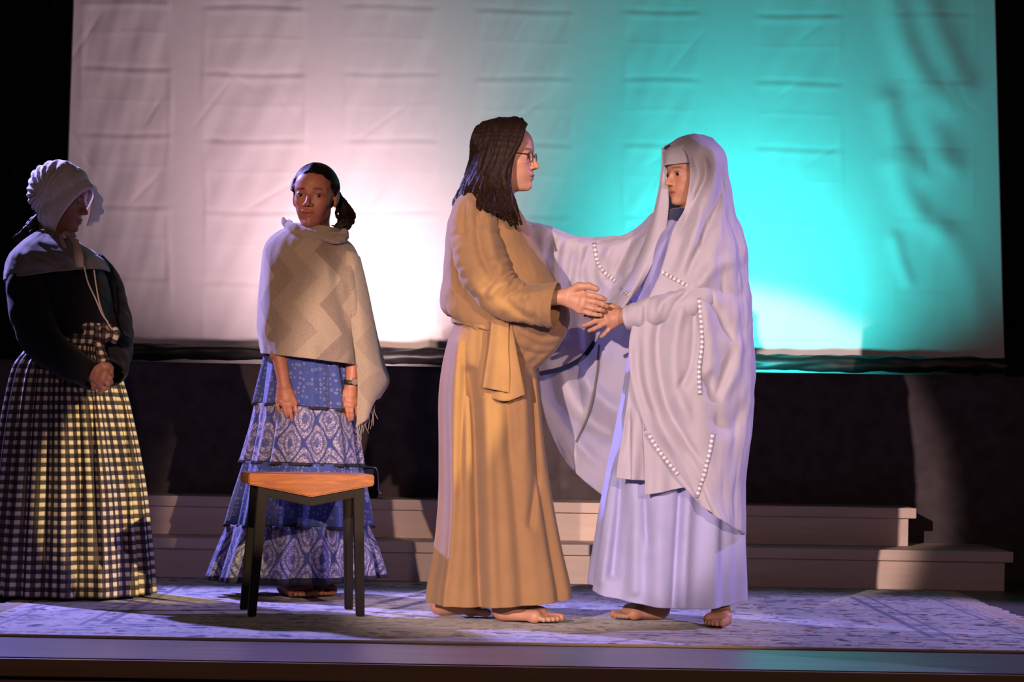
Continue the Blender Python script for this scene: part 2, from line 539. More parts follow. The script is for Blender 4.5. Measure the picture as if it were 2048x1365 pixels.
def finish_body(F, parent, mat, heads, skin, lip, brow, cheek, extra=None):
    V, Q = surf_nets(F.f, F.ax)
    me = np_mesh('body', V, Q)
    col = np.ones((len(me.vertices), 4), np.float32); col[:, :3] = skin
    co = np.zeros(len(me.vertices) * 3, np.float32); me.vertices.foreach_get('co', co); co = co.reshape(-1, 3)
    n = wob(co[:, 0] * 40, co[:, 2] * 40 + co[:, 1] * 17, 5, 1.0)
    col[:, :3] *= (1 + .05 * n)[:, None]
    for h in heads: h.paint(co, col, skin, lip, brow, cheek)
    if extra: extra(co, col)
    at = me.color_attributes.new('skin_tone', 'FLOAT_COLOR', 'POINT')
    at.data.foreach_set('color', col.ravel())
    o = link('body', me, mat, parent)
    return o

def hand(F, wrist, knuckles, fingers, thumb, rf=.0088, wr=.023, k=.010):
    """all (px,py,d); fingers are lists of points from knuckle to tip"""
    W = P(*wrist)
    K = [P(*q) for q in knuckles]
    for i, kp in enumerate(K):
        a = W + (kp - W) * .12 + (K[i] - K[len(K) // 2]) * .25
        F.cap(a, kp, wr * .62, rf * 1.25, k)
    for i in range(len(K) - 1):
        F.cap(K[i], K[i + 1], rf * 1.15, rf * 1.15, k)
        F.cap(W + (K[i] - W) * .5, W + (K[i + 1] - W) * .5, rf * 1.3, rf * 1.3, k)
    rs = [1.0, 1.0, .92, .84, .86]
    for i, fg in enumerate(fingers):
        pts = [P(*q) for q in fg]
        m = len(pts)
        rad = [rf * rs[i] * (1.05 - .28 * j / (m - 1)) for j in range(m)]
        F.chain(pts, rad, .0028)
    if thumb:
        pts = [P(*q) for q in thumb]; m = len(pts)
        rad = [rf * 1.3 * (1.12 - .35 * j / (m - 1)) for j in range(m)]
        F.chain(pts, rad, .006)

def foot(F, heel, toe, ankle_top, side=1, L=.235, lift=0.0):
    """heel/toe: world ground points (x,y); ankle_top: world point; side: +1 big toe on the left of travel"""
    h = np.array((heel[0], heel[1], 0.0)); t = np.array((toe[0], toe[1], 0.0))
    z0 = 0.0150 + lift
    d = (t - h) / np.linalg.norm(t - h); L = np.linalg.norm(t - h)
    n = np.array((-d[1], d[0], 0)) * side
    def q(a, b, z): return h + d * a * L + n * b * L + np.array((0, 0, z0 + z))
    F.cap(q(.12, 0, .030), q(.30, .01, .040), .030, .031, .02)
    A = np.array(ankle_top, float)
    F.cap(q(.22, 0, .050), A, .033, .036, .025)
    F.cap(q(.22, .04, .060), q(.30, -.04, .055), .026, .026, .02)
    F.cap(q(.28, .02, .050), q(.66, .06, .024), .030, .021, .025)
    F.cap(q(.20, -.06, .025), q(.68, -.13, .018), .024, .017, .025)
    F.cap(q(.68, .10, .022), q(.66, -.13, .017), .021, .016, .02)
    toes = [(.12, 1.0, .0135), (.035, .985, .0098), (-.03, .95, .0092), (-.09, .91, .0088), (-.145, .86, .0082)]
    for (b, a, r) in toes:
        F.cap(q(.72, b * .95, .015), q(a - .055, b, r + .0005), r * .95, r, .0035)

# ------------------------------------------------------------------ materials
def new_mat(name):
    m = bpy.data.materials.new(name); m.use_nodes = True
    nt = m.node_tree
    b = nt.nodes['Principled BSDF']
    return m, nt, b

def N(nt, t, **kw):
    n = nt.nodes.new(t)
    for k, v in kw.items():
        if k.startswith('in_'):
            n.inputs[int(k[3:])].default_value = v
        else: setattr(n, k, v)
    return n

def bump(nt, b, height, strength, dist=0.002):
    bp = N(nt, 'ShaderNodeBump'); bp.inputs['Strength'].default_value = strength; bp.inputs['Distance'].default_value = dist
    nt.links.new(height, bp.inputs['Height']); nt.links.new(bp.outputs[0], b.inputs['Normal'])
    return bp

def ramp(nt, fac, stops, interp='LINEAR'):
    r = N(nt, 'ShaderNodeValToRGB'); r.color_ramp.interpolation = interp
    e = r.color_ramp.elements
    while len(e) < len(stops): e.new(0.5)
    for k, (p, c) in enumerate(stops):
        e[k].position = p; e[k].color = (*c, 1) if len(c) == 3 else c
    nt.links.new(fac, r.inputs[0])
    return r

def math_n(nt, op, a, b=None, c=None):
    m = N(nt, 'ShaderNodeMath', operation=op)
    for i, v in enumerate((a, b, c)):
        if v is None: continue
        if hasattr(v, 'links'): nt.links.new(v, m.inputs[i])
        else: m.inputs[i].default_value = v
    return m.outputs[0]

def mixc(nt, fac, a, b, mode='MIX'):
    m = N(nt, 'ShaderNodeMix', data_type='RGBA', blend_type=mode)
    for i, v in ((0, fac), (6, a), (7, b)):
        if hasattr(v, 'links'): nt.links.new(v, m.inputs[i])
        else: m.inputs[i].default_value = v if i == 0 else ((*v, 1) if len(v) == 3 else v)
    return m.outputs[2]

def cloth(name, col, rough=.9, var=.08, weave=900, sheen=.2, translucent=0.0, bumps=.25):
    m, nt, b = new_mat(name)
    uv = N(nt, 'ShaderNodeTexCoord')
    no = N(nt, 'ShaderNodeTexNoise'); no.inputs['Scale'].default_value = 14; no.inputs['Detail'].default_value = 5
    nt.links.new(uv.outputs['Object'], no.inputs['Vector'])
    lo = tuple(c * (1 - var) for c in col); hi = tuple(min(1, c * (1 + var)) for c in col)
    r = ramp(nt, no.outputs[0], [(.3, lo), (.7, hi)])
    nt.links.new(r.outputs[0], b.inputs['Base Color'])
    b.inputs['Roughness'].default_value = rough
    b.inputs['Sheen Weight'].default_value = sheen
    b.inputs['Specular IOR Level'].default_value = .25
    n2 = N(nt, 'ShaderNodeTexNoise'); n2.inputs['Scale'].default_value = weave; n2.inputs['Detail'].default_value = 2
    nt.links.new(uv.outputs['Object'], n2.inputs['Vector'])
    n3 = N(nt, 'ShaderNodeTexNoise'); n3.inputs['Scale'].default_value = 30; n3.inputs['Detail'].default_value = 4
    nt.links.new(uv.outputs['Object'], n3.inputs['Vector'])
    hsum = math_n(nt, 'ADD', math_n(nt, 'MULTIPLY', n2.outputs[0], .25), n3.outputs[0])
    bump(nt, b, hsum, bumps, .004)
    if translucent > 0:
        tr = N(nt, 'ShaderNodeBsdfTranslucent'); nt.links.new(r.outputs[0], tr.inputs[0])
        mx = N(nt, 'ShaderNodeMixShader'); mx.inputs[0].default_value = translucent
        nt.links.new(b.outputs[0], mx.inputs[1]); nt.links.new(tr.outputs[0], mx.inputs[2])
        nt.links.new(mx.outputs[0], nt.nodes['Material Output'].inputs[0])
    return m

def plain(name, col, rough=.5, metal=0.0, spec=.5):
    m, nt, b = new_mat(name)
    b.inputs['Base Color'].default_value = (*col, 1); b.inputs['Roughness'].default_value = rough
    b.inputs['Metallic'].default_value = metal; b.inputs['Specular IOR Level'].default_value = spec
    tc = N(nt, 'ShaderNodeTexCoord'); no = N(nt, 'ShaderNodeTexNoise'); no.inputs['Scale'].default_value = 60
    nt.links.new(tc.outputs['Object'], no.inputs['Vector'])
    bump(nt, b, no.outputs[0], .05, .002)
    return m

def skin_mat():
    m, nt, b = new_mat('skin')
    a = N(nt, 'ShaderNodeAttribute', attribute_name='skin_tone')
    nt.links.new(a.outputs['Color'], b.inputs['Base Color'])
    b.inputs['Roughness'].default_value = .48
    b.inputs['Specular IOR Level'].default_value = .35
    b.inputs['Subsurface Weight'].default_value = .08
    b.inputs['Subsurface Radius'].default_value = (.012, .005, .003)
    b.inputs['Subsurface Scale'].default_value = .5
    tc = N(nt, 'ShaderNodeTexCoord'); no = N(nt, 'ShaderNodeTexNoise'); no.inputs['Scale'].default_value = 350
    nt.links.new(tc.outputs['Object'], no.inputs['Vector'])
    bump(nt, b, no.outputs[0], .12, .001)
    return m

def hair_mat(name, col):
    m, nt, b = new_mat(name)
    tc = N(nt, 'ShaderNodeTexCoord'); mp = N(nt, 'ShaderNodeMapping'); mp.inputs['Scale'].default_value = (1, 1, .05)
    nt.links.new(tc.outputs['Object'], mp.inputs[0])
    no = N(nt, 'ShaderNodeTexNoise'); no.inputs['Scale'].default_value = 340; no.inputs['Detail'].default_value = 3
    nt.links.new(mp.outputs[0], no.inputs['Vector'])
    r = ramp(nt, no.outputs[0], [(.3, tuple(c * .45 for c in col)), (.7, tuple(c * 1.5 for c in col))])
    nt.links.new(r.outputs[0], b.inputs['Base Color'])
    b.inputs['Roughness'].default_value = .5; b.inputs['Specular IOR Level'].default_value = .12
    bump(nt, b, no.outputs[0], .35, .003)
    return m

M = {}
M['skin'] = skin_mat()
M['sclera'] = plain('eye_white', (.36, .33, .31), .3)
M['iris'] = plain('iris_brown', (.05, .022, .01), .25)
M['pupil'] = plain('pupil_black', (.004, .004, .004), .15)
M['tan'] = cloth('tan_cotton', (.31, .182, .086), .9, .06, bumps=.45)
M['mantle'] = cloth('lavender_mantle', (.68, .65, .74), .75, .03, translucent=.42, bumps=.34, sheen=.3)
M['periwinkle'] = cloth('periwinkle_skirt', (.36, .375, .62), .85, .05, bumps=.30)
M['violet'] = cloth('violet_dress', (.30, .29, .58), .85, .06)
M['navy'] = cloth('navy_collar', (.02, .03, .09), .9)
def ribbon_mat():
    m, nt, b = new_mat('satin_ribbon_in_eyelets')
    tc = N(nt, 'ShaderNodeTexCoord'); sp = N(nt, 'ShaderNodeSeparateXYZ'); nt.links.new(tc.outputs['UV'], sp.inputs[0])
    fr = math_n(nt, 'FRACT', math_n(nt, 'MULTIPLY', sp.outputs[1], 62))
    on = ramp(nt, fr, [(.42, (0, 0, 0)), (.5, (1, 1, 1)), (.92, (1, 1, 1)), (1, (0, 0, 0))]).outputs[0]
    nt.links.new(mixc(nt, on, (.30, .29, .36), (.70, .69, .74)), b.inputs['Base Color'])
    b.inputs['Roughness'].default_value = .42
    bump(nt, b, on, .5, .002)
    return m
M['ribbon'] = ribbon_mat()
M['black_wool'] = cloth('black_jacket', (.006, .006, .008), .9, .2, sheen=.1)
M['grey_wool'] = cloth('grey_neckerchief', (.22, .20, .17), .95, .1)
M['bonnet'] = cloth('bonnet_linen', (.80, .74, .68), .9, .06)
M['tie'] = cloth('bonnet_tie_cotton', (.55, .44, .36), .9, .05)
M['hair_dark'] = hair_mat('dark_brown_hair', (.020, .010, .007))
M['hair_black'] = hair_mat('black_hair', (.010, .006, .005))
M['hair_brown'] = hair_mat('brown_hair', (.035, .022, .016))
M['wire'] = plain('dark_metal_wire', (.05, .035, .03), .3, .9)
M['strap'] = plain('black_strap', (.012, .012, .012), .5)
M['chrome'] = plain('chrome_tube', (.6, .6, .62), .18, 1.0)
M['stool_black'] = plain('black_stained_wood', (.008, .006, .006), .6, 0, .15)
M['black_board'] = plain('matt_black_board', (.012, .011, .012), .8, 0, .2)
M['black_gloss'] = plain('black_vinyl_wrap', (.012, .012, .013), .42)
EYES = (M['sclera'], M['iris'], M['pupil'])

def gingham(name, scale):
    m, nt, b = new_mat(name)
    uv = N(nt, 'ShaderNodeTexCoord'); sp = N(nt, 'ShaderNodeSeparateXYZ')
    nt.links.new(uv.outputs['UV'], sp.inputs[0])
    def band(o, off=0.0, duty=.5):
        fr = math_n(nt, 'FRACT', math_n(nt, 'ADD', math_n(nt, 'MULTIPLY', o, scale), off))
        r = ramp(nt, fr, [(0, (0, 0, 0)), (duty - .06, (0, 0, 0)), (duty + .02, (1, 1, 1)), (.96, (1, 1, 1)), (1, (0, 0, 0))])
        return r.outputs[0]
    bu, bv = band(sp.outputs[0]), band(sp.outputs[1], .3)
    s = math_n(nt, 'MULTIPLY', math_n(nt, 'ADD', bu, bv), .5)
    base = ramp(nt, s, [(0, (.012, .011, .022)), (.5, (.085, .07, .075)), (1, (.78, .69, .50))])
    # thin red-brown overstripe
    def thin(o):
        fr = math_n(nt, 'FRACT', math_n(nt, 'ADD', math_n(nt, 'MULTIPLY', o, scale), .27))
        return math_n(nt, 'LESS_THAN', math_n(nt, 'ABSOLUTE', math_n(nt, 'SUBTRACT', fr, .5)), .05)
    t = math_n(nt, 'MULTIPLY', math_n(nt, 'MAXIMUM', thin(sp.outputs[0]), thin(sp.outputs[1])), .35)
    c = mixc(nt, t, base.outputs[0], (.10, .03, .02))
    nt.links.new(c, b.inputs['Base Color'])
    b.inputs['Roughness'].default_value = .6; b.inputs['Specular IOR Level'].default_value = .3
    no = N(nt, 'ShaderNodeTexNoise'); no.inputs['Scale'].default_value = 25
    nt.links.new(uv.outputs['Object'], no.inputs['Vector'])
    bump(nt, b, no.outputs[0], .3, .006)
    return m
M['gingham'] = gingham('black_cream_check', 32)

def chevron():
    m, nt, b = new_mat('chevron_shawl')
    tc = N(nt, 'ShaderNodeTexCoord'); sp = N(nt, 'ShaderNodeSeparateXYZ')
    nt.links.new(tc.outputs['UV'], sp.inputs[0])
    # vertical zigzag stripes: u + triangle(v)
    tri = math_n(nt, 'PINGPONG', math_n(nt, 'MULTIPLY', sp.outputs[1], 1.0), .098)
    q = math_n(nt, 'FRACT', math_n(nt, 'ADD', math_n(nt, 'MULTIPLY', math_n(nt, 'ADD', sp.outputs[0], math_n(nt, 'MULTIPLY', tri, 1.0)), 3.6), .62))
    col = ramp(nt, q, [(0, (.28, .22, .155)), (.33, (.20, .148, .105)), (.66, (.36, .29, .195))], 'CONSTANT')
    no = N(nt, 'ShaderNodeTexNoise'); no.inputs['Scale'].default_value = 450; no.inputs['Detail'].default_value = 3
    nt.links.new(tc.outputs['Object'], no.inputs['Vector'])
    c = mixc(nt, .35, col.outputs[0], ramp(nt, no.outputs[0], [(.35, (.10, .08, .06)), (.65, (.45, .38, .28))]).outputs[0])
    nt.links.new(c, b.inputs['Base Color'])
    b.inputs['Roughness'].default_value = .95; b.inputs['Sheen Weight'].default_value = .4
    bump(nt, b, no.outputs[0], .5, .003)
    return m
M['chevron'] = chevron()

def blue_print(name, paisley):
    m, nt, b = new_mat(name)
    tc = N(nt, 'ShaderNodeTexCoord')
    if paisley:
        v2 = N(nt, 'ShaderNodeTexVoronoi'); v2.inputs['Scale'].default_value = 190
        nt.links.new(tc.outputs['UV'], v2.inputs[0])
        wn = N(nt, 'ShaderNodeTexNoise'); wn.inputs['Scale'].default_value = 16
        nt.links.new(tc.outputs['UV'], wn.inputs['Vector'])
        sp = N(nt, 'ShaderNodeSeparateXYZ'); nt.links.new(mixc(nt, .018, tc.outputs['UV'], wn.outputs['Color']), sp.inputs[0])
        cu = math_n(nt, 'COSINE', math_n(nt, 'MULTIPLY', sp.outputs[0], 6.2832 / .105))
        cv = math_n(nt, 'COSINE', math_n(nt, 'MULTIPLY', sp.outputs[1], 6.2832 / .17))
        g = math_n(nt, 'ABSOLUTE', math_n(nt, 'ADD', cu, cv))
        edge = ramp(nt, math_n(nt, 'MULTIPLY', g, .5), [(.06, (0, 0, 0)), (.14, (1, 1, 1)), (.40, (1, 1, 1)), (.46, (.25,) * 3), (.58, (.25,) * 3), (.64, (1, 1, 1)), (.86, (1, 1, 1)), (.92, (.2,) * 3)])
        dots = ramp(nt, v2.outputs['Distance'], [(.30, (1, 1, 1)), (.60, (.25,) * 3)])
        f = math_n(nt, 'MULTIPLY', edge.outputs[0], dots.outputs[0])
        c = mixc(nt, f, (.028, .040, .17), (.40, .36, .42))
    else:
        v = N(nt, 'ShaderNodeTexVoronoi'); v.inputs['Scale'].default_value = 60; v.inputs['Randomness'].default_value = .5
        nt.links.new(tc.outputs['UV'], v.inputs[0])
        f = ramp(nt, v.outputs['Distance'], [(.14, (0, 0, 0)), (.18, (1, 1, 1)), (.30, (1, 1, 1)), (.36, (0, 0, 0))])
        c = mixc(nt, math_n(nt, 'MULTIPLY', f.outputs[0], .36), (.030, .055, .22), (.34, .33, .40))
    nt.links.new(c, b.inputs['Base Color'])
    b.inputs['Roughness'].default_value = .85; b.inputs['Sheen Weight'].default_value = .3
    no = N(nt, 'ShaderNodeTexNoise'); no.inputs['Scale'].default_value = 70
    nt.links.new(tc.outputs['Object'], no.inputs['Vector'])
    bump(nt, b, no.outputs[0], .35, .005)
    return m
M['print_small'] = blue_print('blue_sprig_print', False)
M['print_paisley'] = blue_print('blue_paisley_print', True)

def wood(name, dark, light, rough, scale=(1.2, 14, 14), ring=6.0, bmp=.05):
    m, nt, b = new_mat(name)
    tc = N(nt, 'ShaderNodeTexCoord'); mp = N(nt, 'ShaderNodeMapping'); mp.inputs['Scale'].default_value = scale
    nt.links.new(tc.outputs['Object'], mp.inputs[0])
    no = N(nt, 'ShaderNodeTexNoise'); no.inputs['Scale'].default_value = ring; no.inputs['Detail'].default_value = 6; no.inputs['Distortion'].default_value = .9
    nt.links.new(mp.outputs[0], no.inputs['Vector'])
    r = ramp(nt, no.outputs[0], [(.3, dark), (.55, tuple((a + c) / 2 for a, c in zip(dark, light))), (.72, light)])
    nt.links.new(r.outputs[0], b.inputs['Base Color'])
    b.inputs['Roughness'].default_value = rough
    bump(nt, b, no.outputs[0], bmp, .003)
    return m
M['oak'] = wood('orange_oak_seat', (.16, .038, .004), (.32, .088, .010), .45, (2.2, 10, 22), 5)
M['stage_floor'] = wood('dark_stage_boards', (.075, .06, .06), (.14, .115, .11), .36, (.6, 9, 3), 3, .03)
M['stage_lip'] = wood('brown_stage_edge', (.22, .12, .065), (.30, .17, .095), .5, (.6, 9, 9), 3)
M['step_wood'] = wood('painted_step_boards', (.58, .46, .38), (.66, .53, .44), .6, (.8, 6, 8), 4, .04)

def rug_mat():
    m, nt, b = new_mat('woven_floral_rug')
    tc = N(nt, 'ShaderNodeTexCoord'); sp = N(nt, 'ShaderNodeSeparateXYZ')
    nt.links.new(tc.outputs['Object'], sp.inputs[0])
    v1 = N(nt, 'ShaderNodeTexVoronoi'); v1.inputs['Scale'].default_value = 15; v1.inputs['Randomness'].default_value = .9
    v3 = N(nt, 'ShaderNodeTexVoronoi'); v3.inputs['Scale'].default_value = 34
    v4 = N(nt, 'ShaderNodeTexVoronoi'); v4.inputs['Scale'].default_value = 6; v4.inputs['Randomness'].default_value = .6
    wv = N(nt, 'ShaderNodeTexNoise'); wv.inputs['Scale'].default_value = 9; wv.inputs['Detail'].default_value = 5
    nt.links.new(tc.outputs['Object'], wv.inputs['Vector'])
    warped = mixc(nt, .12, tc.outputs['Object'], wv.outputs['Color'])
    for v in (v1, v3, v4): nt.links.new(warped, v.inputs[0])
    c = mixc(nt, ramp(nt, wv.outputs[0], [(.4, (0, 0, 0)), (.6, (1, 1, 1))]).outputs[0], (.50, .45, .42), (.38, .36, .40))
    c = mixc(nt, ramp(nt, v4.outputs['Distance'], [(.22, (.7,) * 3), (.26, (0, 0, 0)), (.34, (0, 0, 0)), (.36, (.8,) * 3), (.39, (0, 0, 0))]).outputs[0], c, (.16, .15, .22))
    pal = ramp(nt, N_sep(nt, v1.outputs['Color']), [(0, (.02, .025, .06)), (.25, (.26, .07, .06)), (.40, (.10, .15, .20)), (.55, (.02, .018, .035)), (.78, (.45, .40, .36))], 'CONSTANT')
    c = mixc(nt, ramp(nt, v1.outputs['Distance'], [(.26, (1, 1, 1)), (.38, (0, 0, 0))]).outputs[0], c, pal.outputs[0])
    pal2 = ramp(nt, N_sep(nt, v3.outputs['Color']), [(0, (.025, .025, .05)), (.45, (.45, .40, .37)), (.75, (.12, .06, .06))], 'CONSTANT')
    c = mixc(nt, math_n(nt, 'MULTIPLY', ramp(nt, v3.outputs['Distance'], [(.25, (1, 1, 1)), (.34, (0, 0, 0))]).outputs[0], .8), c, pal2.outputs[0])
    # guard stripes of the border
    ax = math_n(nt, 'ABSOLUTE', sp.outputs[0]); ay = math_n(nt, 'ABSOLUTE', sp.outputs[1])
    e = math_n(nt, 'MAXIMUM', math_n(nt, 'SUBTRACT', ax, 1.70), math_n(nt, 'SUBTRACT', ay, 1.27))   # 0 at the edge
    e = math_n(nt, 'MULTIPLY', e, -1.0)
    def line(p, wd): return math_n(nt, 'LESS_THAN', math_n(nt, 'ABSOLUTE', math_n(nt, 'SUBTRACT', e, p)), wd)
    for p, wd, colr, s in ((.40, .012, (.07, .08, .20), .8), (.335, .008, (.07, .08, .20), .7), (.09, .008, (.09, .09, .2), .6), (.06, .006, (.3, .12, .1), .5)):
        c = mixc(nt, math_n(nt, 'MULTIPLY', line(p, wd), s), c, colr)
    c = mixc(nt, line(0.0, .012), c, (.5, .38, .25))
    nt.links.new(c, b.inputs['Base Color'])
    b.inputs['Roughness'].default_value = .95; b.inputs['Sheen Weight'].default_value = .25
    n4 = N(nt, 'ShaderNodeTexNoise'); n4.inputs['Scale'].default_value = 500
    nt.links.new(tc.outputs['Object'], n4.inputs['Vector'])
    bump(nt, b, n4.outputs[0], .6, .004)
    return m
def N_sep(nt, colsock):
    s = N(nt, 'ShaderNodeSeparateColor'); nt.links.new(colsock, s.inputs[0]); return s.outputs[0]
M['rug'] = rug_mat()
M['fringe'] = cloth('cream_fringe', (.55, .48, .40), .95)
M['screen'] = cloth('white_cyclorama_cloth', (.78, .76, .76), .9, .02, weave=500, bumps=.10, translucent=0.0, sheen=0)
M['black_drape'] = cloth('black_stage_drape', (.006, .006, .007), .95, .2, sheen=.05)
M['skirting'] = cloth('black_skirting_cloth', (.065, .052, .056), .85, .25, sheen=.15)

# ------------------------------------------------------------------ the stage
FY = 6.26                                                        # front edge of the stage
box('floor', (-6, FY, -.05), (6, 13.0, 0.0), M['stage_floor'])['kind'] = 'structure'
box('trim_1', (-6, FY - .012, -.052), (6, FY, -.003), M['stage_lip'], None, .004)['kind'] = 'structure'
box('wall_front', (-6, FY + .05, -1.1), (6, FY + .09, -.05), M['stage_lip'])['kind'] = 'structure'
box('wall_back', (-6, 12.6, 0), (6, 12.7, 5.2), M['black_board'])['kind'] = 'structure'

def step_unit(x0, x1, y0, y1, z0, z1, label):
    t = empty('stage_step', ((x0 + x1) / 2, (y0 + y1) / 2, z0), label, 'step')
    box('tread', (x0 - .03, y0 - .022, z1 - .045), (x1 + .03, y1, z1), M['step_wood'], t, .005)
    n = 1
    for k in range(n):
        a = x0 + (x1 - x0) * k / n; c = x0 + (x1 - x0) * (k + 1) / n
        box('riser_board', (a + .0008, y0, z0), (c - .0008, y0 + .02, z1 - .0452), M['step_wood'], t, .001)
    box('side_panel', (x0, y0 + .0202, z0), (x0 + .02, y1 - .001, z1 - .0452), M['step_wood'], t)
    box('side_panel', (x1 - .02, y0 + .0202, z0), (x1, y1 - .001, z1 - .0452), M['step_wood'], t)
    return t
step_unit(-2.02, 2.05, 9.52, 10.14, 0, .164, 'long low wooden step resting on the stage floor behind the rug')
step_unit(-1.72, 1.70, 9.82, 10.13, .1642, .328, 'shorter wooden step stacked on the long low step')

# black skirting in front of the floods
def skirt_fold(u, v): return .010 * wob(u * 6, v * .6, 3) + .004 * wob(u * 25, v * 3, 4) * (1 - v * .3)
sk = patch('black_skirting', [[(x, 10.16, z) for x in np.linspace(-3.2, 3.2, 8)] for z in (.905, .6, .3, 0.003)], M['skirting'], None, 40, 200, skirt_fold, raw=True, solid=.006)
tag(sk, 'long black cloth skirting hung behind the wooden steps', 'skirting')

# cyclorama cloth with packing creases
def screen_mesh():
    nx, nz = 520, 330
    xs = np.linspace(0, 1, nx); zs = np.linspace(0, 1, nz)
    U, V = np.meshgrid(xs, zs)
    ztop, zbot = 3.7, .80
    L0, L1 = P(122, 700, 11.0)[0], P(146, 0, 11.0)[0]
    R0, R1 = P(2009, 722, 11.0)[0], P(1992, 0, 11.0)[0]
    z0, z1 = 1.0, P(1024, 0, 11.0)[2]
    Z = zbot + (ztop - zbot) * V
    k = (Z - z0) / (z1 - z0)
    X = (L0 + (L1 - L0) * k) * (1 - U) + (R0 + (R1 - R0) * k) * U
    Y = np.full_like(X, 11.0)
    px = topx(np.stack((X, Y, Z), -1).reshape(-1, 3)).reshape(nz, nx, 2)
    x, y = px[:, :, 0], px[:, :, 1]
    ys = y - (x - 1024) * .0168
    rs = np.random.RandomState(11)
    D = .004 * wob(x / 600, ys / 900, 21, 1.0, 3)
    cols = [(165, 338), (410, 608), (690, 872), (955, 1140), (1250, 1395), (1515, 1680), (1785, 1948)]
    hl = np.array([-110, 28, 163, 296, 440, 583, 720]) - 12
    for ci, (a, b_) in enumerate(cols):
        s = [1.0, .75, .5, .6, .8, .85, .35][ci]
        ins = 1 / (1 + np.exp(-(x - a) / 5)) * 1 / (1 + np.exp((x - b_) / 5))
        for e in (a, b_):                                         # vertical creases
            D -= s * .0020 * np.exp(-((x - e - 3 * np.sin(ys / 70 + e)) / 6.0) ** 2) * (.55 + .45 * np.sin(ys / 45 + e * 3))
        jit = rs.uniform(-6, 6)
        for hh in hl:
            yy = ys - hh - jit - 1.5 * np.sin(x / 37 + hh)
            D += s * ins * (.0016 * np.exp(-(yy / 5.5) ** 2) - .0018 * np.exp(-((yy - 10) / 7) ** 2))
            D -= s * ins * .0008 * np.exp(-((yy - 66) / 4.5) ** 2)
        # soft crumples inside each packed panel
        D += s * ins * .0030 * wob(x / 90 + .4 * ys / 100, ys / 260, 40 + ci, 1.0, 3)
        for _ in range(6):
            cx_, cy_ = rs.uniform(a, b_), rs.uniform(20, 640); th = rs.uniform(-1.1, -.5) if rs.rand() < .7 else rs.uniform(.5, 1.1); ln = rs.uniform(25, 70)
            dx, dy = x - cx_, ys - cy_
            al = dx * math.cos(th) + dy * math.sin(th); pr = -dx * math.sin(th) + dy * math.cos(th)
            D += s * .0016 * np.exp(-(pr / 4.5) ** 2 - (al / ln) ** 4)
    # the slack right end hangs in big diagonal folds
    for (pts, amp, wd) in (([(1775, -60), (1800, 60), (1840, 150), (1890, 205)], .030, 22), ([(1830, -60), (1870, 60), (1920, 170)], .024, 22),
                           ([(1775, 205), (1800, 290), (1850, 350), (1880, 330)], .018, 18), ([(1790, 330), (1830, 420), (1880, 465)], .022, 18),
                           ([(1840, 210), (1880, 290), (1905, 330)], .016, 20), ([(1790, 480), (1800, 520), (1815, 560)], .012, 10), ([(1905, 480), (1940, 560), (1960, 640)], .012, 20)):
        c = catmull(np.array(pts, float), 24)
        best = np.full(x.size, 1e9); sd = np.zeros(x.size)
        q = px.reshape(-1, 2)
        for i in range(len(c) - 1):
            dd, s_, t = seg_dist(q, c[i], c[i + 1]); mm = dd < best; best[mm] = dd[mm]; sd[mm] = s_[mm]
        g = np.exp(-(best / (wd * 1.5)) ** 2)
        D -= (.75 * amp * g).reshape(x.shape)
    Y = Y + D
    Vt = np.stack((X, Y, Z), -1).reshape(-1, 3)
    return np_mesh('backdrop_cloth', Vt, grid_faces(nz, nx, False), True, np.stack((U, V), -1).reshape(-1, 2))
o = link('backdrop_cloth', screen_mesh(), M['screen'])
add_solid(o, .002)
tag(o, 'large creased white backdrop cloth lit rose on the left and turquoise on the right', 'backdrop')

# black wrapped batten along the foot of the cloth
def bat_fold(u, v): return .007 * wob(u * 2, v * 14, 8) + .004 * wob(u * 5, v * 40, 9)
bz0 = P(240, 708, 10.9); bz1 = P(2003, 735, 10.9)
zb = [.99, .995, .985, .985, .98]
o = tube('wrapped_batten', [(x, 10.90, .972, .036) for x in np.linspace(-2.25, 2.36, 9)], M['black_gloss'], None, 24, 160, bat_fold, raw=True, flat=.8)
tag(o, 'black wrapped batten weighting the foot of the white backdrop cloth', 'batten')
for xx in (-2.1, -.7, .7, 2.2):
    box('support_post', (xx - .012, 10.915, .0005), (xx + .012, 10.94, .955), M['black_board'], o)

def curtain(x0, x1, y, label, seed):
    n = 9
    o = patch('stage_curtain', [[(x, y, z) for x in np.linspace(x0, x1, n)] for z in (4.6, 3, 1.5, .004)], M['black_drape'], None, 50, 160,
              lambda u, v: .05 * np.sin(u * (x1 - x0) * 34 + .5 * np.sin(v * 3)) + .015 * wob(u * 6, v * .5, seed), raw=True, solid=.004)
    return tag(o, label, 'curtain')
curtain(-4.4, -2.02, 11.35, 'black pleated stage curtain left of the backdrop, behind the bonnet', 5)
curtain(2.2, 4.6, 11.35, 'black pleated stage curtain right of the turquoise end of the backdrop', 6)

# rug
rugc = (0.03, 8.09, 0)
t = empty('rug', rugc, 'pale floral woven rug with striped border and cream fringe on the stage', 'rug')
me = None
nxr, nyr = 120, 80
gx, gy = np.meshgrid(np.linspace(-1.70, 1.70, nxr), np.linspace(-1.27, 1.27, nyr))
gz = .0085 + .0007 * wob(gx * .8, gy * .8, 31)
gy2 = gy + .010 * np.sin(gx * 2.1) * (np.abs(gy) / 1.27)
top = np.stack((gx, gy2, gz), -1).reshape(-1, 3)
bot = top.copy(); bot[:, 2] = .0008
nv = len(top)
Fq = grid_faces(nyr, nxr, False)
sidef = []
def ring_idx():
    a = [k for k in range(nxr)] + [r * nxr + nxr - 1 for r in range(1, nyr)]
    a += [(nyr - 1) * nxr + k for k in range(nxr - 2, -1, -1)] + [r * nxr for r in range(nyr - 2, 0, -1)]
    return a
ri = ring_idx()
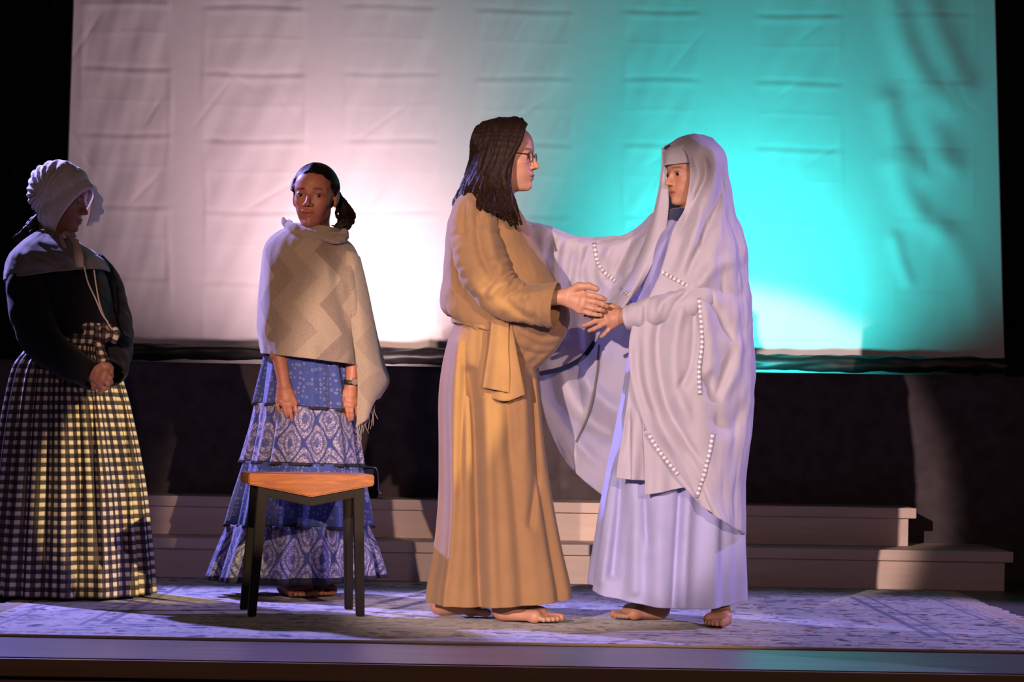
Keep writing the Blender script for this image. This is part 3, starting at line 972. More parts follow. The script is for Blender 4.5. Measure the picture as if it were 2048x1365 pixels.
for k in range(len(ri)):
    a, c = ri[k], ri[(k + 1) % len(ri)]
    sidef.append((a, a + nv, c + nv, c))
me = np_mesh('rug_pile', np.vstack((top, bot)), np.vstack((Fq, Fq[:, ::-1] + nv, np.array(sidef))), True)
o = bpy.data.objects.new('pile', me); COL.objects.link(o); me.materials.append(M['rug']); o.parent = t
for sgn in (1, -1):
    rs = np.random.RandomState(7 + sgn)
    vs, fs = [], []
    for k in range(260):
        y = -1.265 + 2.53 * (k + rs.uniform(-.3, .3)) / 259
        ln = rs.uniform(.06, .10); dy = rs.normal(0, .014); wd = .0035
        h1, h2 = .0035 + rs.uniform(0, .003), .002 + rs.uniform(0, .002)
        b0 = len(vs)
        for (f, hh) in ((0, .005), (.4, h1), (.75, h2 + .001), (1, .002)):
            x = sgn * (1.699 + ln * f); yy = y + dy * f * f + rs.normal(0, .002)
            vs += [(x, yy - wd, hh), (x, yy + wd, hh), (x, yy, hh + .003)]
        for i in range(3):
            a = b0 + 3 * i
            for j in range(3): fs.append([a + j, a + (j + 1) % 3, a + 3 + (j + 1) % 3, a + 3 + j])
    me = np_mesh('fringe', vs, fs, False)
    o = bpy.data.objects.new('fringe', me); COL.objects.link(o); me.materials.append(M['fringe']); o.parent = t
    o['kind'] = 'stuff'

# ------------------------------------------------------------------ stool
st = empty('stool', (P(607, 1245, 7.72)[0], 7.74, .0105), 'low stool with orange oak wedge seat and black legs on the rug', 'stool')
rz = math.radians(12)
st.rotation_euler = (0, 0, rz)
def stool_part(name, verts, faces, mat, bevel=.003):
    bm = bmesh.new()
    bv = [bm.verts.new(v) for v in verts]
    for f in faces: bm.faces.new([bv[i] for i in f])
    bmesh.ops.recalc_face_normals(bm, faces=bm.faces)
    if bevel: bmesh.ops.bevel(bm, geom=list(bm.edges), offset=bevel, segments=2, affect='EDGES')
    me = bpy.data.meshes.new(name); bm.to_mesh(me); bm.free()
    o = bpy.data.objects.new(name, me); COL.objects.link(o); me.materials.append(mat); o.parent = st
    return o
W2, D2, ZT = .208, .15, .470
prof = [(-W2, ZT), (W2, ZT), (W2, ZT - .036), (0, ZT - .076), (-W2, ZT - .036)]
def extr(prof, y0, y1):
    v = [(x, y0, z) for x, z in prof] + [(x, y1, z) for x, z in prof]
    n = len(prof)
    f = [list(range(n)), list(range(n, 2 * n))[::-1]] + [[i, (i + 1) % n, n + (i + 1) % n, n + i] for i in range(n)]
    return v, f
stool_part('seat', *extr(prof, -D2, D2), M['oak'], .004)
for y0 in (-D2 + .012, D2 - .042):
    ap = [(-.178, ZT - .0425), (0, ZT - .0765), (.178, ZT - .0425), (.172, ZT - .072), (0, ZT - .106), (-.172, ZT - .072)]
    stool_part('apron', *extr(ap, y0, y0 + .03), M['stool_black'], .002)
for sx in (-1, 1):
    for sy in (-1, 1):
        def sq(cx, cy, z, h): return [(cx - h, cy - h, z), (cx + h, cy - h, z), (cx + h, cy + h, z), (cx - h, cy + h, z)]
        tx, ty = sx * .158, sy * (D2 - .028)
        bx_, by_ = (-.190 if sx < 0 else .170), sy * (D2 - .012)
        v = sq(bx_, by_, 0, .0135) + sq(tx, ty, ZT - .0725 if True else 0, .0175)
        # leg top follows the wedge underside
        v = v[:4] + [(x, y, ZT - .0765 + abs(x) / W2 * .04 - .0005) for x, y, z in v[4:]]
        stool_part('leg', v, [[0, 1, 2, 3], [7, 6, 5, 4], [0, 1, 5, 4], [1, 2, 6, 5], [2, 3, 7, 6], [3, 0, 4, 7]], M['stool_black'], .002)

# small case with bent chrome handle on the step behind the stool
cb = P(738, 990, 9.95)
cs = empty('equipment_case', (cb[0] - .03, 9.97, .329), 'small black case with bent chrome tube handle on the upper step', 'case')
box('body', (cb[0] - .12, 9.92, .329), (cb[0] + .035, 10.04, .420), M['black_board'], cs, .008)
box('panel', (cb[0] - .115, 9.93, .421), (cb[0] + .02, 10.03, .455), plain('grey_panel', (.22, .21, .22), .5), cs, .006)
tube('handle', [(cb[0] - .10, 9.908, .462, .0045), (cb[0] + .01, 9.908, .462, .0045), (cb[0] + .036, 9.908, .450, .0045), (cb[0] + .042, 9.908, .40, .0045), (cb[0] + .044, 9.908, .36, .0045), (cb[0] + .06, 9.908, .342, .0045)], M['chrome'], cs, 10, 40, raw=True)

# ------------------------------------------------------------------ woman in the tan robe (faces right)
D = 7.6
tan = empty('person', (*P(1000, 1235, 7.62)[:2], 0.0105), 'barefoot woman with long dark hair and glasses in a belted tan robe, reaching right', 'person')
F = Field((P(850, 0, D)[0], 7.26, 0.0), (P(1225, 0, D)[0], 7.95, 1.70))
hd = Head(P(1012, 313, 7.56), (1, -.26, -.02), (0, 0, 1), 1.0)
hd.add(F, ears=True)
F.cap(hd.w(-.022, 0, -.06), P(985, 425, 7.57), .050, .058, .03)
F.ell(P(985, 520, 7.6), (.10, .15, .20), .05)                 # torso kept slim inside the robe
F.ell(P(1040, 620, 7.6), (.10, .11, .12), .05)
F.ell(P(985, 720, 7.62), (.10, .14, .12), .05)
F.cap(P(960, 430, 7.50), P(985, 430, 7.70), .05, .05, .04)
# near arm
F.chain([P(955, 440, 7.45), P(985, 560, 7.42), P(1005, 600, 7.41), P(1122, 595, 7.375)], [.045, .038, .036, .024], .02)
hand(F, (1124, 594, 7.375), [(1166, 588, 7.362), (1168, 599, 7.352), (1165, 610, 7.352), (1159, 620, 7.36)],
     [[(1166, 588, 7.362), (1187, 591, 7.356), (1202, 596, 7.36), (1210, 599, 7.368)],
      [(1168, 600, 7.352), (1190, 604, 7.345), (1206, 609, 7.350), (1214, 613, 7.358)],
      [(1165, 611, 7.352), (1186, 617, 7.345), (1200, 620, 7.350), (1207, 622, 7.358)],
      [(1159, 621, 7.36), (1178, 627, 7.353), (1192, 630, 7.356), (1202, 631, 7.362)]],
     [(1138, 584, 7.365), (1158, 573, 7.352), (1178, 573, 7.345), (1193, 578, 7.345)], rf=.0098, wr=.027)
# far arm folded under the belly line
F.chain([P(970, 440, 7.74), P(990, 560, 7.78), P(1040, 620, 7.80)], [.045, .038, .03], .02)
# legs and feet
fh, ft = P(985, 1243, 7.56), P(1122, 1246, 7.47)
F.chain([P(975, 720, 7.56), P(985, 1000, 7.56), (fh[0] + .05, 7.55, .10)], [.075, .05, .034], .03)
foot(F, fh[:2], ft[:2], (fh[0] + .055, 7.55, .13), side=1)
bh, bt = P(862, 1226, 7.72), P(985, 1232, 7.66)
F.chain([P(960, 720, 7.66), P(930, 1000, 7.68), (bh[0] + .05, 7.71, .10)], [.075, .05, .034], .03)
foot(F, bh[:2], bt[:2], (bh[0] + .055, 7.71, .13), side=-1)
finish_body(F, tan, M['skin'], [hd], (.52, .275, .18), (.44, .14, .11), (.03, .016, .01), (.58, .24, .17))
hd.eyes(tan, EYES, (1, -.05, 0))
# glasses
g = bmesh.new(); g.free()
for sg in (-1, 1):
    c = hd.w(.094, .031 * sg, -.004)
    pts = [np.append(c + hd.l * math.cos(a) * .0205 + hd.u * math.sin(a) * .0165 + hd.f * -.003 * abs(math.cos(a)) * (1 if math.cos(a) * sg > 0 else 0), .0013) for a in np.linspace(0, 2 * math.pi, 25)]
    tube('glasses_rim', pts, M['wire'], tan, 8, 60, raw=True, up=tuple(hd.f))
    a0 = hd.w(.092, .052 * sg, .002); a1 = hd.w(.03, .072 * sg, .006); a2 = hd.w(-.01, .078 * sg, .004)
    tube('glasses_temple', [(*a0, .0013), (*a1, .0013), (*a2, .0013)], M['wire'], tan, 8, 20, raw=True, up=(0, 0, 1))
tube('glasses_bridge', [(*hd.w(.094, -.011, 0), .0012), (*hd.w(.099, 0, .003), .0012), (*hd.w(.094, .011, 0), .0012)], M['wire'], tan, 8, 12, raw=True, up=(0, 0, 1))

# hair: scalp cap and long wavy locks
def hair_cap(F, h, front, grow=.011, low=-.07):
    sl, X, Y, Z = F.region(h.c - .17 * h.s, h.c + .17 * h.s, .01)
    dx, dy, dz = X - h.c[0], Y - h.c[1], Z - h.c[2]
    f = (h.M[0][0] * dx + h.M[0][1] * dy + h.M[0][2] * dz) / h.s
    l = (h.M[1][0] * dx + h.M[1][1] * dy + h.M[1][2] * dz) / h.s
    u = (h.M[2][0] * dx + h.M[2][1] * dy + h.M[2][2] * dz) / h.s
    d = ell_sd(f + .016, l, u - .030, np.array((.098 + grow, .075 + grow, .084 + grow)))
    cut = front(f, np.abs(l), u)
    k = .008
    hh = np.clip(.5 + .5 * (cut + 0 - d) / k, 0, 1)
    d = np.maximum(d, cut)
    F.merge(sl, (d * h.s).astype(np.float32), .006)

F = Field((P(880, 0, D)[0], 7.30, 1.20), (P(1095, 0, D)[0], 7.80, 1.70), .0032)
hair_cap(F, hd, lambda f, l, u: (f - (.030 + np.clip(u - .02, 0, 1) * .85 + np.clip(u - .07, 0, 1) * 1.5)) * .7, .005)
rs = np.random.RandomState(3)
guides = [
    [(1020, 250, 7.60), (960, 295, 7.66), (938, 350, 7.66), (920, 395, 7.63), (902, 418, 7.58)],
    [(1015, 249, 7.56), (958, 292, 7.58), (940, 350, 7.57), (922, 392, 7.52), (905, 425, 7.47)],
    [(1018, 249, 7.54), (965, 300, 7.50), (950, 360, 7.48), (935, 395, 7.43), (930, 415, 7.39)],
    [(1025, 249, 7.53), (980, 300, 7.475), (968, 360, 7.455), (965, 400, 7.41), (985, 432, 7.36)],
    [(1035, 250, 7.53), (998, 300, 7.468), (985, 360, 7.452), (990, 405, 7.415), (1015, 446, 7.36)],
    [(1045, 253, 7.53), (1012, 300, 7.465), (1003, 360, 7.45), (1012, 410, 7.42), (1040, 458, 7.375)],
    [(1050, 256, 7.535), (1021, 300, 7.47), (1014, 350, 7.455), (1022, 400, 7.435), (1056, 464, 7.40)]]
G = np.array([[P(*q) for q in g_] for g_ in guides])
for k in range(190):
    s = rs.uniform(0, len(G) - 1.001); i = int(s); t = s - i
    e = s / (len(G) - 1)                                       # 0 at the back of the head, 1 at the temple
    c = G[i] * (1 - t) + G[i + 1] * t
    f0 = -.104 + .169 * e + rs.normal(0, .006)
    near = 1.0 if e > .12 else .5
    top = hd.w(f0 * .75 + .012, -.004 * rs.rand(), .119 - 1.6 * max(0, abs(f0 + .012) - .03) ** 1.5)
    md = hd.w(f0 * .9, -.062 * near, .094 - .2 * max(0, -f0 - .05))
    sd = hd.w(f0 * .95 - .004, -.089 * near, .030)
    c = np.vstack((top, md, sd, c[2:]))
    c = c + rs.normal(0, .003, c.shape)
    ln = rs.uniform(.86, 1.0)
    f = catmull(c, 26)
    m = max(6, int(26 * ln)); f = f[:m]
    ph = rs.uniform(0, 6.28); tt = np.linspace(0, 1, m); ww = np.clip(tt - .35, 0, 1) * 1.4
    f[:, 0] += .016 * np.sin(tt * 12 + ph * .5 + e * 3) * ww
    f[:, 1] += .006 * np.cos(tt * 12 + ph) * ww - rs.uniform(0, .005)
    r0 = rs.uniform(.0045, .0085)
    F.chain(f, r0 * (1 - .45 * tt ** 4), .0022)
link('hair', F.mesh('hair'), M['hair_dark'], tan)

# robe
def gathers(n, a, seed, p=1.0, lo=.2):
    r = np.random.RandomState(seed); ph = r.uniform(0, 6.28, 4)
    def f(u, v):
        x = u * 2 * math.pi
        y = np.sin(n * x + ph[0] + .8 * np.sin(3 * x + ph[1])) + .5 * np.sin((n * 2 + 1) * x + ph[2] + .6 * v) + .35 * np.sin((n // 2 + 1) * x + ph[3])
        return a * y * (lo + (1 - lo) * (1 - v) ** p)
    return f
gt = gathers(9, .010, 4)
robe = loft('robe_skirt', [
    (861, 1203, 1141, 1194, 7.60, .215), (864, 1170, 1137, 1165, 7.60, .208), (876, 1100, 1122, 1100, 7.60, .195), (884, 1000, 1103, 1000, 7.60, .18),
    (884, 900, 1088, 900, 7.60, .170), (882, 800, 1078, 800, 7.60, .165), (888, 735, 1070, 745, 7.60, .165), (900, 680, 1050, 700, 7.60, .155), (915, 640, 1035, 660, 7.60, .14)],
    M['tan'], tan, 240, 120, gt, [
        ([(938, 745), (948, 850), (952, 1000), (956, 1120), (962, 1216)], -.034, 12, 'ridge', 1),
        ([(975, 800), (980, 950), (985, 1100), (990, 1218)], .012, 14, 'ridge', 1),
        ([(915, 690), (908, 850), (903, 1000), (893, 1120), (880, 1212)], .016, 14, 'ridge', 1),
        ([(1063, 760), (1068, 880), (1070, 960), (1060, 1050)], -.022, 8, 'ridge', 1),
        ([(1045, 700), (1050, 800), (1053, 950)], .010, 10),
        ([(930, 700), (925, 850), (920, 1000)], -.012, 8),
        ([(1010, 740), (1015, 830), (1020, 930)], -.008, 12)], .004, droop=.012)
bod = loft('robe_bodice', [
    (895, 628, 1066, 742, 7.60, .14), (884, 618, 1090, 722, 7.60, .155), (881, 602, 1120, 688, 7.60, .165), (883, 580, 1136, 650, 7.60, .172), (887, 555, 1134, 612, 7.60, .176),
    (890, 520, 1112, 565, 7.60, .178), (893, 480, 1083, 515, 7.60, .180), (897, 445, 1062, 470, 7.60, .18), (912, 415, 1048, 440, 7.60, .165), (938, 394, 1035, 418, 7.59, .11), (965, 388, 1022, 405, 7.58, .07)],
    M['tan'], tan, 200, 100, lambda u, v: .0035 * wob(u * 7, v * 2.2, 14) + .004 * np.sin(u * 130) * np.clip(.12 - v, 0, 1) * 8, [
        ([(1035, 650), (1080, 672), (1132, 668)], -.010, 5), ([(1035, 668), (1075, 690), (1118, 690)], -.008, 5), ([(1030, 690), (1060, 705), (1098, 708)], -.008, 5),
        ([(905, 440), (900, 520), (905, 590)], .012, 10), ([(925, 430), (918, 520), (930, 600)], -.012, 8), ([(1050, 480), (1075, 540), (1100, 600)], .006, 16)], .004)
# sleeve of the near arm
def slv(u, v): return .004 * wob(u * 3, v * 5, 17) + .0022 * wob(u * 2, v * 16, 18) * (v > .2)
sleeve = tube('robe_sleeve', [(948, 394, 7.475, .035), (944, 420, 7.455, .063), (950, 470, 7.43, .078), (966, 530, 7.41, .082), (994, 582, 7.40, .074), (1040, 606, 7.395, .064), (1085, 610, 7.385, .066), (1112, 613, 7.375, .072)],
     M['tan'], tan, 60, 90, slv, [
        ([(975, 425), (985, 500), (1005, 548)], .010, 10), ([(950, 420), (960, 500), (985, 560)], -.012, 8), ([(1000, 520), (990, 560), (965, 590)], -.010, 7, 'step'),
        ([(1020, 560), (995, 575), (975, 600)], .010, 8), ([(1060, 572), (1035, 580), (1010, 595)], -.012, 6), ([(1090, 582), (1060, 588), (1040, 602)], .008, 7),
        ([(930, 405), (925, 440), (930, 480)], -.012, 5), ([(942, 398), (942, 430), (950, 465)], .008, 5), ([(955, 395), (960, 425), (968, 450)], -.010, 5),
        ([(1000, 590), (1040, 625), (1080, 640)], -.006, 7)], cap=False, solid=.004, up=(0, 1, 0))
# belt and its hanging ends
belt_rows = [(905, 626, 1046, 662, 7.60, .150), (904, 636, 1044, 672, 7.60, .156), (905, 646, 1042, 682, 7.60, .152)]
loft('belt', belt_rows, M['tan'], tan, 120, 14, lambda u, v: .003 * wob(u * 8, v * 2, 6), None, .005)
patch('belt_end', [[(984, 630, 7.425), (1000, 629, 7.42), (1018, 632, 7.425)], [(978, 690, 7.412), (998, 690, 7.405), (1016, 692, 7.412)], [(970, 740, 7.408), (995, 742, 7.40), (1018, 745, 7.408)], [(965, 776, 7.408), (992, 781, 7.40), (1017, 786, 7.41)]],
      M['tan'], tan, 40, 24, lambda u, v: .004 * np.sin(u * 9 + 1) * v, None, .005)
patch('belt_end', [[(990, 640, 7.437), (1005, 640, 7.434), (1022, 642, 7.437)], [(980, 715, 7.425), (1005, 715, 7.42), (1035, 715, 7.428)], [(966, 792, 7.424), (1010, 803, 7.418), (1050, 790, 7.428)]],
      M['tan'], tan, 40, 24, lambda u, v: .004 * np.sin(u * 12) * v, None, .005)
bm = bmesh.new(); bmesh.ops.create_uvsphere(bm, u_segments=20, v_segments=12, radius=1)
for v in bm.verts: v.co = Vector(P(1000, 640, 7.43)) + Vector((v.co.x * .036, v.co.y * .018, v.co.z * .026)) * (1 + .15 * math.sin(v.co.x * 9 + v.co.z * 4))
obj_bm('belt_knot', bm, M['tan'], tan, True)

# ------------------------------------------------------------------ woman in the lavender mantle (faces left)
blue = empty('person', (*P(1340, 1245, 7.56)[:2], 0.0105), 'barefoot figure in a lavender hooded mantle over a periwinkle skirt, facing left', 'person')
F = Field((P(1040, 0, 7.7)[0], 7.28, 0.0), (P(1480, 0, 7.5)[0], 8.02, 1.64))
hb = Head(P(1385, 347, 7.555), (-1, -.50, -.10), (0, 0, 1), .92)
hb.add(F, ears=False)
F.cap(hb.w(-.02, 0, -.06), P(1392, 440, 7.58), .047, .055, .03)
F.ell(P(1395, 530, 7.6), (.09, .15, .17), .05)
F.ell(P(1385, 680, 7.6), (.09, .14, .15), .05)
F.cap(P(1395, 450, 7.50), P(1390, 450, 7.72), .045, .045, .04)
F.chain([P(1405, 470, 7.46), P(1415, 590, 7.44), P(1330, 625, 7.42), P(1248, 633, 7.405)], [.042, .034, .032, .022], .02)
hand(F, (1248, 633, 7.405), [(1213, 625, 7.402), (1210, 635, 7.392), (1214, 644, 7.392), (1223, 651, 7.40)],
     [[(1213, 626, 7.402), (1196, 630, 7.396), (1182, 632, 7.40), (1171, 633, 7.405)],
      [(1210, 636, 7.392), (1192, 642, 7.386), (1178, 648, 7.392), (1167, 652, 7.40)],
      [(1214, 645, 7.392), (1200, 652, 7.386), (1188, 658, 7.392), (1178, 662, 7.40)],
      [(1223, 652, 7.40), (1216, 661, 7.396), (1208, 669, 7.40), (1202, 674, 7.406)]],
     [(1236, 620, 7.42), (1222, 614, 7.428), (1210, 613, 7.432), (1200, 616, 7.435)], rf=.0092, wr=.027)
# far arm stretched behind the other woman's back
F.chain([P(1370, 460, 7.74), P(1250, 515, 7.86), P(1120, 490, 7.87), P(1075, 475, 7.85)], [.042, .035, .026, .022], .02)
ah, at_ = P(1458, 1248, 7.60), P(1432, 1256, 7.42)
F.chain([P(1390, 720, 7.56), P(1420, 1000, 7.56), (ah[0] - .01, 7.57, .10)], [.07, .048, .036], .03)
foot(F, (ah[0], 7.61), (at_[0] - .01, 7.395), (ah[0] + .01, 7.56, .14), side=1)
ch, ct = P(1335, 1240, 7.72), P(1226, 1242, 7.66)
F.chain([P(1375, 720, 7.66), P(1345, 1000, 7.68), (ch[0] - .05, 7.71, .10)], [.07, .048, .034], .03)
foot(F, ch[:2], ct[:2], (ch[0] - .05, 7.71, .13), side=-1)
finish_body(F, blue, M['skin'], [hb], (.46, .235, .15), (.37, .10, .08), (.03, .016, .01), (.50, .20, .14))
hb.eyes(blue, EYES, (1, .1, -.35))

gs = gathers(8, .010, 9)
skirt = loft('skirt', [
    (1181, 1170, 1485, 1193, 7.58, .21), (1185, 1140, 1485, 1160, 7.58, .206), (1196, 1070, 1483, 1080, 7.58, .195), (1207, 1000, 1484, 1000, 7.58, .185), (1226, 900, 1485, 900, 7.58, .18),
    (1245, 800, 1486, 800, 7.58, .175), (1262, 700, 1485, 700, 7.58, .165), (1278, 610, 1470, 610, 7.58, .15)], M['periwinkle'], blue, 240, 110, gs, [
        ([(1243, 960), (1236, 1050), (1226, 1150)], -.040, 11, 'ridge', 1), ([(1218, 960), (1208, 1060), (1200, 1160)], .014, 12, 'ridge', 1),
        ([(1266, 950), (1268, 1060), (1270, 1180)], .014, 14, 'ridge', 1), ([(1362, 950), (1354, 1080), (1346, 1212)], -.036, 8, 'ridge', 1), ([(1378, 970), (1372, 1080), (1366, 1212)], .012, 10, 'ridge', 1),
        ([(1310, 980), (1312, 1080), (1320, 1210)], .012, 22, 'ridge', 1), ([(1290, 985), (1292, 1040), (1296, 1100)], -.012, 8)], .004, droop=.042)
dress = loft('dress_bodice', [(1268, 640, 1470, 640, 7.58, .155), (1262, 590, 1472, 590, 7.58, .16), (1272, 540, 1468, 540, 7.58, .165), (1290, 490, 1460, 490, 7.58, .165), (1318, 455, 1450, 455, 7.58, .14), (1340, 430, 1435, 430, 7.58, .09)],
     M['violet'], blue, 140, 60, lambda u, v: .005 * wob(u * 9, v * 1.2, 24), [([(1340, 460), (1310, 520), (1290, 590)], .014, 12), ([(1325, 450), (1295, 520), (1270, 580)], -.014, 7), ([(1345, 490), (1325, 560), (1318, 600)], -.016, 8)], .004)
loft('collar', [(1322, 470, 1440, 470, 7.565, .12), (1330, 445, 1432, 445, 7.56, .105), (1340, 420, 1425, 420, 7.56, .075)], M['navy'], blue, 80, 20, None, None, .005)

mant = []
# the mantle: hood and the near fall
Rw = [
 [(1337, 289, 7.545), (1372, 272, 7.56), (1426, 279, 7.565), (1404, 270, 7.55), (1376, 270, 7.54), (1337, 289, 7.545)],
 [(1326, 300, 7.61), (1385, 292, 7.665), (1448, 308, 7.585), (1437, 305, 7.49), (1406, 296, 7.445), (1372, 305, 7.462)],
 [(1322, 345, 7.62), (1400, 355, 7.68), (1456, 362, 7.585), (1442, 362, 7.49), (1412, 355, 7.445), (1380, 350, 7.448)],
 [(1312, 405, 7.62), (1420, 415, 7.72), (1472, 425, 7.585), (1452, 425, 7.455), (1410, 425, 7.41), (1370, 412, 7.43)],
 [(1300, 470, 7.68), (1420, 480, 7.79), (1487, 485, 7.585), (1465, 485, 7.43), (1405, 482, 7.36), (1346, 462, 7.39)],
 [(1300, 545, 7.75), (1420, 550, 7.80), (1494, 550, 7.585), (1475, 550, 7.42), (1405, 545, 7.33), (1326, 530, 7.37)],
 [(1300, 620, 7.76), (1420, 620, 7.80), (1497, 620, 7.585), (1482, 620, 7.42), (1405, 605, 7.315), (1300, 592, 7.355)],
 [(1300, 690, 7.76), (1420, 690, 7.80), (1501, 690, 7.585), (1487, 690, 7.42), (1400, 675, 7.305), (1262, 662, 7.345)],
 [(1310, 780, 7.77), (1420, 780, 7.80), (1503, 765, 7.585), (1488, 770, 7.42), (1392, 765, 7.30), (1262, 755, 7.335)],
 [(1320, 880, 7.78), (1430, 880, 7.80), (1499, 850, 7.585), (1484, 860, 7.42), (1398, 865, 7.30), (1290, 855, 7.33)],
 [(1340, 970, 7.79), (1440, 970, 7.80), (1491, 950, 7.585), (1476, 965, 7.42), (1415, 965, 7.31), (1343, 942, 7.33)],
 [(1370, 1040, 7.79), (1440, 1050, 7.79), (1487, 1070, 7.57), (1474, 1062, 7.43), (1440, 1040, 7.33), (1395, 1005, 7.335)]]
mcr = [
 ([(1425, 290), (1430, 350), (1400, 430), (1375, 500), (1340, 580)], .016, 14), ([(1405, 300), (1412, 350), (1385, 410), (1360, 470)], -.016, 7), ([(1440, 320), (1440, 390), (1410, 470), (1370, 560)], -.016, 9),
 ([(1450, 380), (1435, 470), (1410, 560), (1385, 575)], .010, 16), ([(1385, 310), (1395, 350), (1380, 400)], .010, 8),
 ([(1388, 574), (1420, 600), (1470, 690)], -.014, 9), ([(1388, 578), (1410, 630), (1425, 720), (1400, 760)], .012, 12), ([(1385, 578), (1390, 640), (1380, 740), (1340, 800)], -.018, 9),
 ([(1370, 590), (1350, 680), (1352, 780), (1385, 850)], .014, 14), ([(1330, 600), (1315, 690), (1330, 800), (1372, 880), (1420, 950)], -.018, 10), ([(1300, 620), (1290, 720), (1310, 830), (1365, 920)], .014, 14),
 ([(1275, 680), (1280, 760), (1312, 850)], -.012, 8), ([(1400, 720), (1432, 790), (1470, 700)], -.014, 12), ([(1440, 800), (1470, 740), (1490, 660)], .012, 14), ([(1420, 830), (1460, 860), (1492, 800)], -.012, 14),
 ([(1395, 565), (1440, 530), (1480, 520)], .010, 14), ([(1400, 580), (1450, 585), (1490, 600)], -.008, 12)]
mant.append(patch('mantle', Rw, M['mantle'], blue, 170, 150, lambda u, v: (.006 * wob(u * 4, v * 5, 33) + .003 * wob(u * 11, v * 7, 34)) * np.clip(v * 6 - .7, .08, 1), mcr, .003))
# band over the forehead
rows = []
for du, k_ in ((.112, .45), (.098, .74), (.080, .93), (.062, 1.0), (.046, 1.0), (.032, 1.0)):
    rows.append([tuple(hb.w(f * k_, l * k_, du)) for f, l in ((.020, .084), (.070, .064), (.096, .030), (.103, 0), (.096, -.030), (.070, -.064), (.020, -.084))])
patch('forehead_band', rows, M['mantle'], blue, 16, 50, lambda u, v: .0015 * wob(u * 6, v * 2, 2), None, .003, raw=True)
# far edge of the hood falling in front of the chest
mant.append(patch('mantle_front_fall', [
 [(1324, 296, 7.60), (1330, 300, 7.595), (1335, 305, 7.59)], [(1321, 345, 7.59), (1328, 350, 7.575), (1334, 352, 7.565)], [(1310, 405, 7.56), (1322, 410, 7.53), (1337, 412, 7.52)], [(1292, 470, 7.53), (1310, 475, 7.47), (1328, 470, 7.47)],
 [(1265, 540, 7.52), (1282, 545, 7.44), (1302, 530, 7.45)], [(1238, 595, 7.52), (1255, 600, 7.44), (1272, 580, 7.46)], [(1216, 632, 7.52), (1226, 634, 7.46), (1240, 620, 7.48)]],
 M['mantle'], blue, 70, 24, lambda u, v: .004 * np.sin(u * 8 + 4 * v), None, .003))
# near sleeve wrapped round the forearm
mant.append(tube('mantle_sleeve', [(1432, 588, 7.45, .020), (1404, 596, 7.365, .046), (1360, 612, 7.345, .050), (1310, 622, 7.355, .046), (1272, 632, 7.365, .041), (1252, 636, 7.375, .038)], M['mantle'], blue, 48, 60,
     lambda u, v: .003 * wob(u * 3, v * 7, 5), [([(1385, 577), (1350, 610), (1335, 650)], -.010, 6), ([(1375, 580), (1330, 600), (1310, 640)], .008, 7), ([(1300, 595), (1292, 620), (1290, 650)], -.006, 5), ([(1278, 605), (1282, 630), (1275, 655)], .006, 5)], cap=False, solid=.003))
# stretched far arm: front layer and deep back layer of the mantle
mant.append(patch('mantle_far_sleeve', [
 [(1048, 440, 7.86), (1095, 452, 7.84), (1150, 472, 7.83), (1200, 474, 7.82), (1255, 468, 7.78), (1318, 415, 7.70)],
 [(1050, 455, 7.81), (1098, 470, 7.79), (1152, 490, 7.78), (1203, 492, 7.77), (1258, 490, 7.72), (1318, 450, 7.62)],
 [(1058, 540, 7.82), (1108, 545, 7.80), (1160, 555, 7.79), (1208, 555, 7.77), (1250, 550, 7.70), (1305, 510, 7.58)],
 [(1068, 650, 7.83), (1115, 640, 7.81), (1160, 630, 7.80), (1200, 612, 7.77), (1232, 590, 7.69), (1280, 555, 7.56)],
 [(1078, 750, 7.84), (1125, 738, 7.82), (1165, 718, 7.81), (1194, 682, 7.78), (1222, 632, 7.68), (1262, 585, 7.56)]],
 M['mantle'], blue, 90, 110, lambda u, v: .010 * np.sin(u * 24 + 2.0 * v) * np.clip(v * 3, .2, 1) * np.clip(1.2 - u, .2, 1) + .004 * wob(u * 4, v * 3, 44), [
   ([(1155, 480), (1140, 560), (1138, 640)], -.030, 9), ([(1180, 485), (1165, 550), (1190, 610)], -.020, 9), ([(1105, 460), (1090, 530), (1088, 600)], -.022, 8), ([(1230, 480), (1200, 540), (1215, 580)], .014, 10), ([(1125, 460), (1112, 530), (1115, 620)], .016, 9),
   ([(1310, 430), (1270, 500), (1245, 570)], .016, 12), ([(1295, 440), (1250, 510), (1225, 560)], -.014, 8)], .003))
mant.append(patch('mantle_back_fall', [
 [(1065, 560, 7.90), (1120, 560, 7.89), (1175, 560, 7.88), (1235, 560, 7.86), (1300, 560, 7.82)],
 [(1070, 660, 7.92), (1122, 665, 7.90), (1180, 660, 7.89), (1240, 660, 7.87), (1300, 660, 7.82)],
 [(1078, 760, 7.93), (1128, 770, 7.90), (1185, 770, 7.89), (1240, 770, 7.87), (1300, 770, 7.82)],
 [(1092, 840, 7.93), (1135, 860, 7.91), (1185, 870, 7.89), (1240, 880, 7.86), (1300, 880, 7.82)],
 [(1118, 905, 7.92), (1150, 945, 7.90), (1185, 975, 7.88), (1225, 1000, 7.85), (1300, 1005, 7.82)]],
 M['mantle'], blue, 90, 90, lambda u, v: .008 * wob(u * 2.2, v * 2.2, 51), [
   ([(1110, 680), (1140, 790), (1190, 850), (1250, 880)], .030, 22), ([(1140, 680), (1170, 760), (1220, 810), (1260, 830)], -.026, 18), ([(1100, 800), (1150, 880), (1210, 940)], -.018, 14), ([(1200, 680), (1190, 760), (1170, 840), (1150, 885)], .010, 5)], .003))
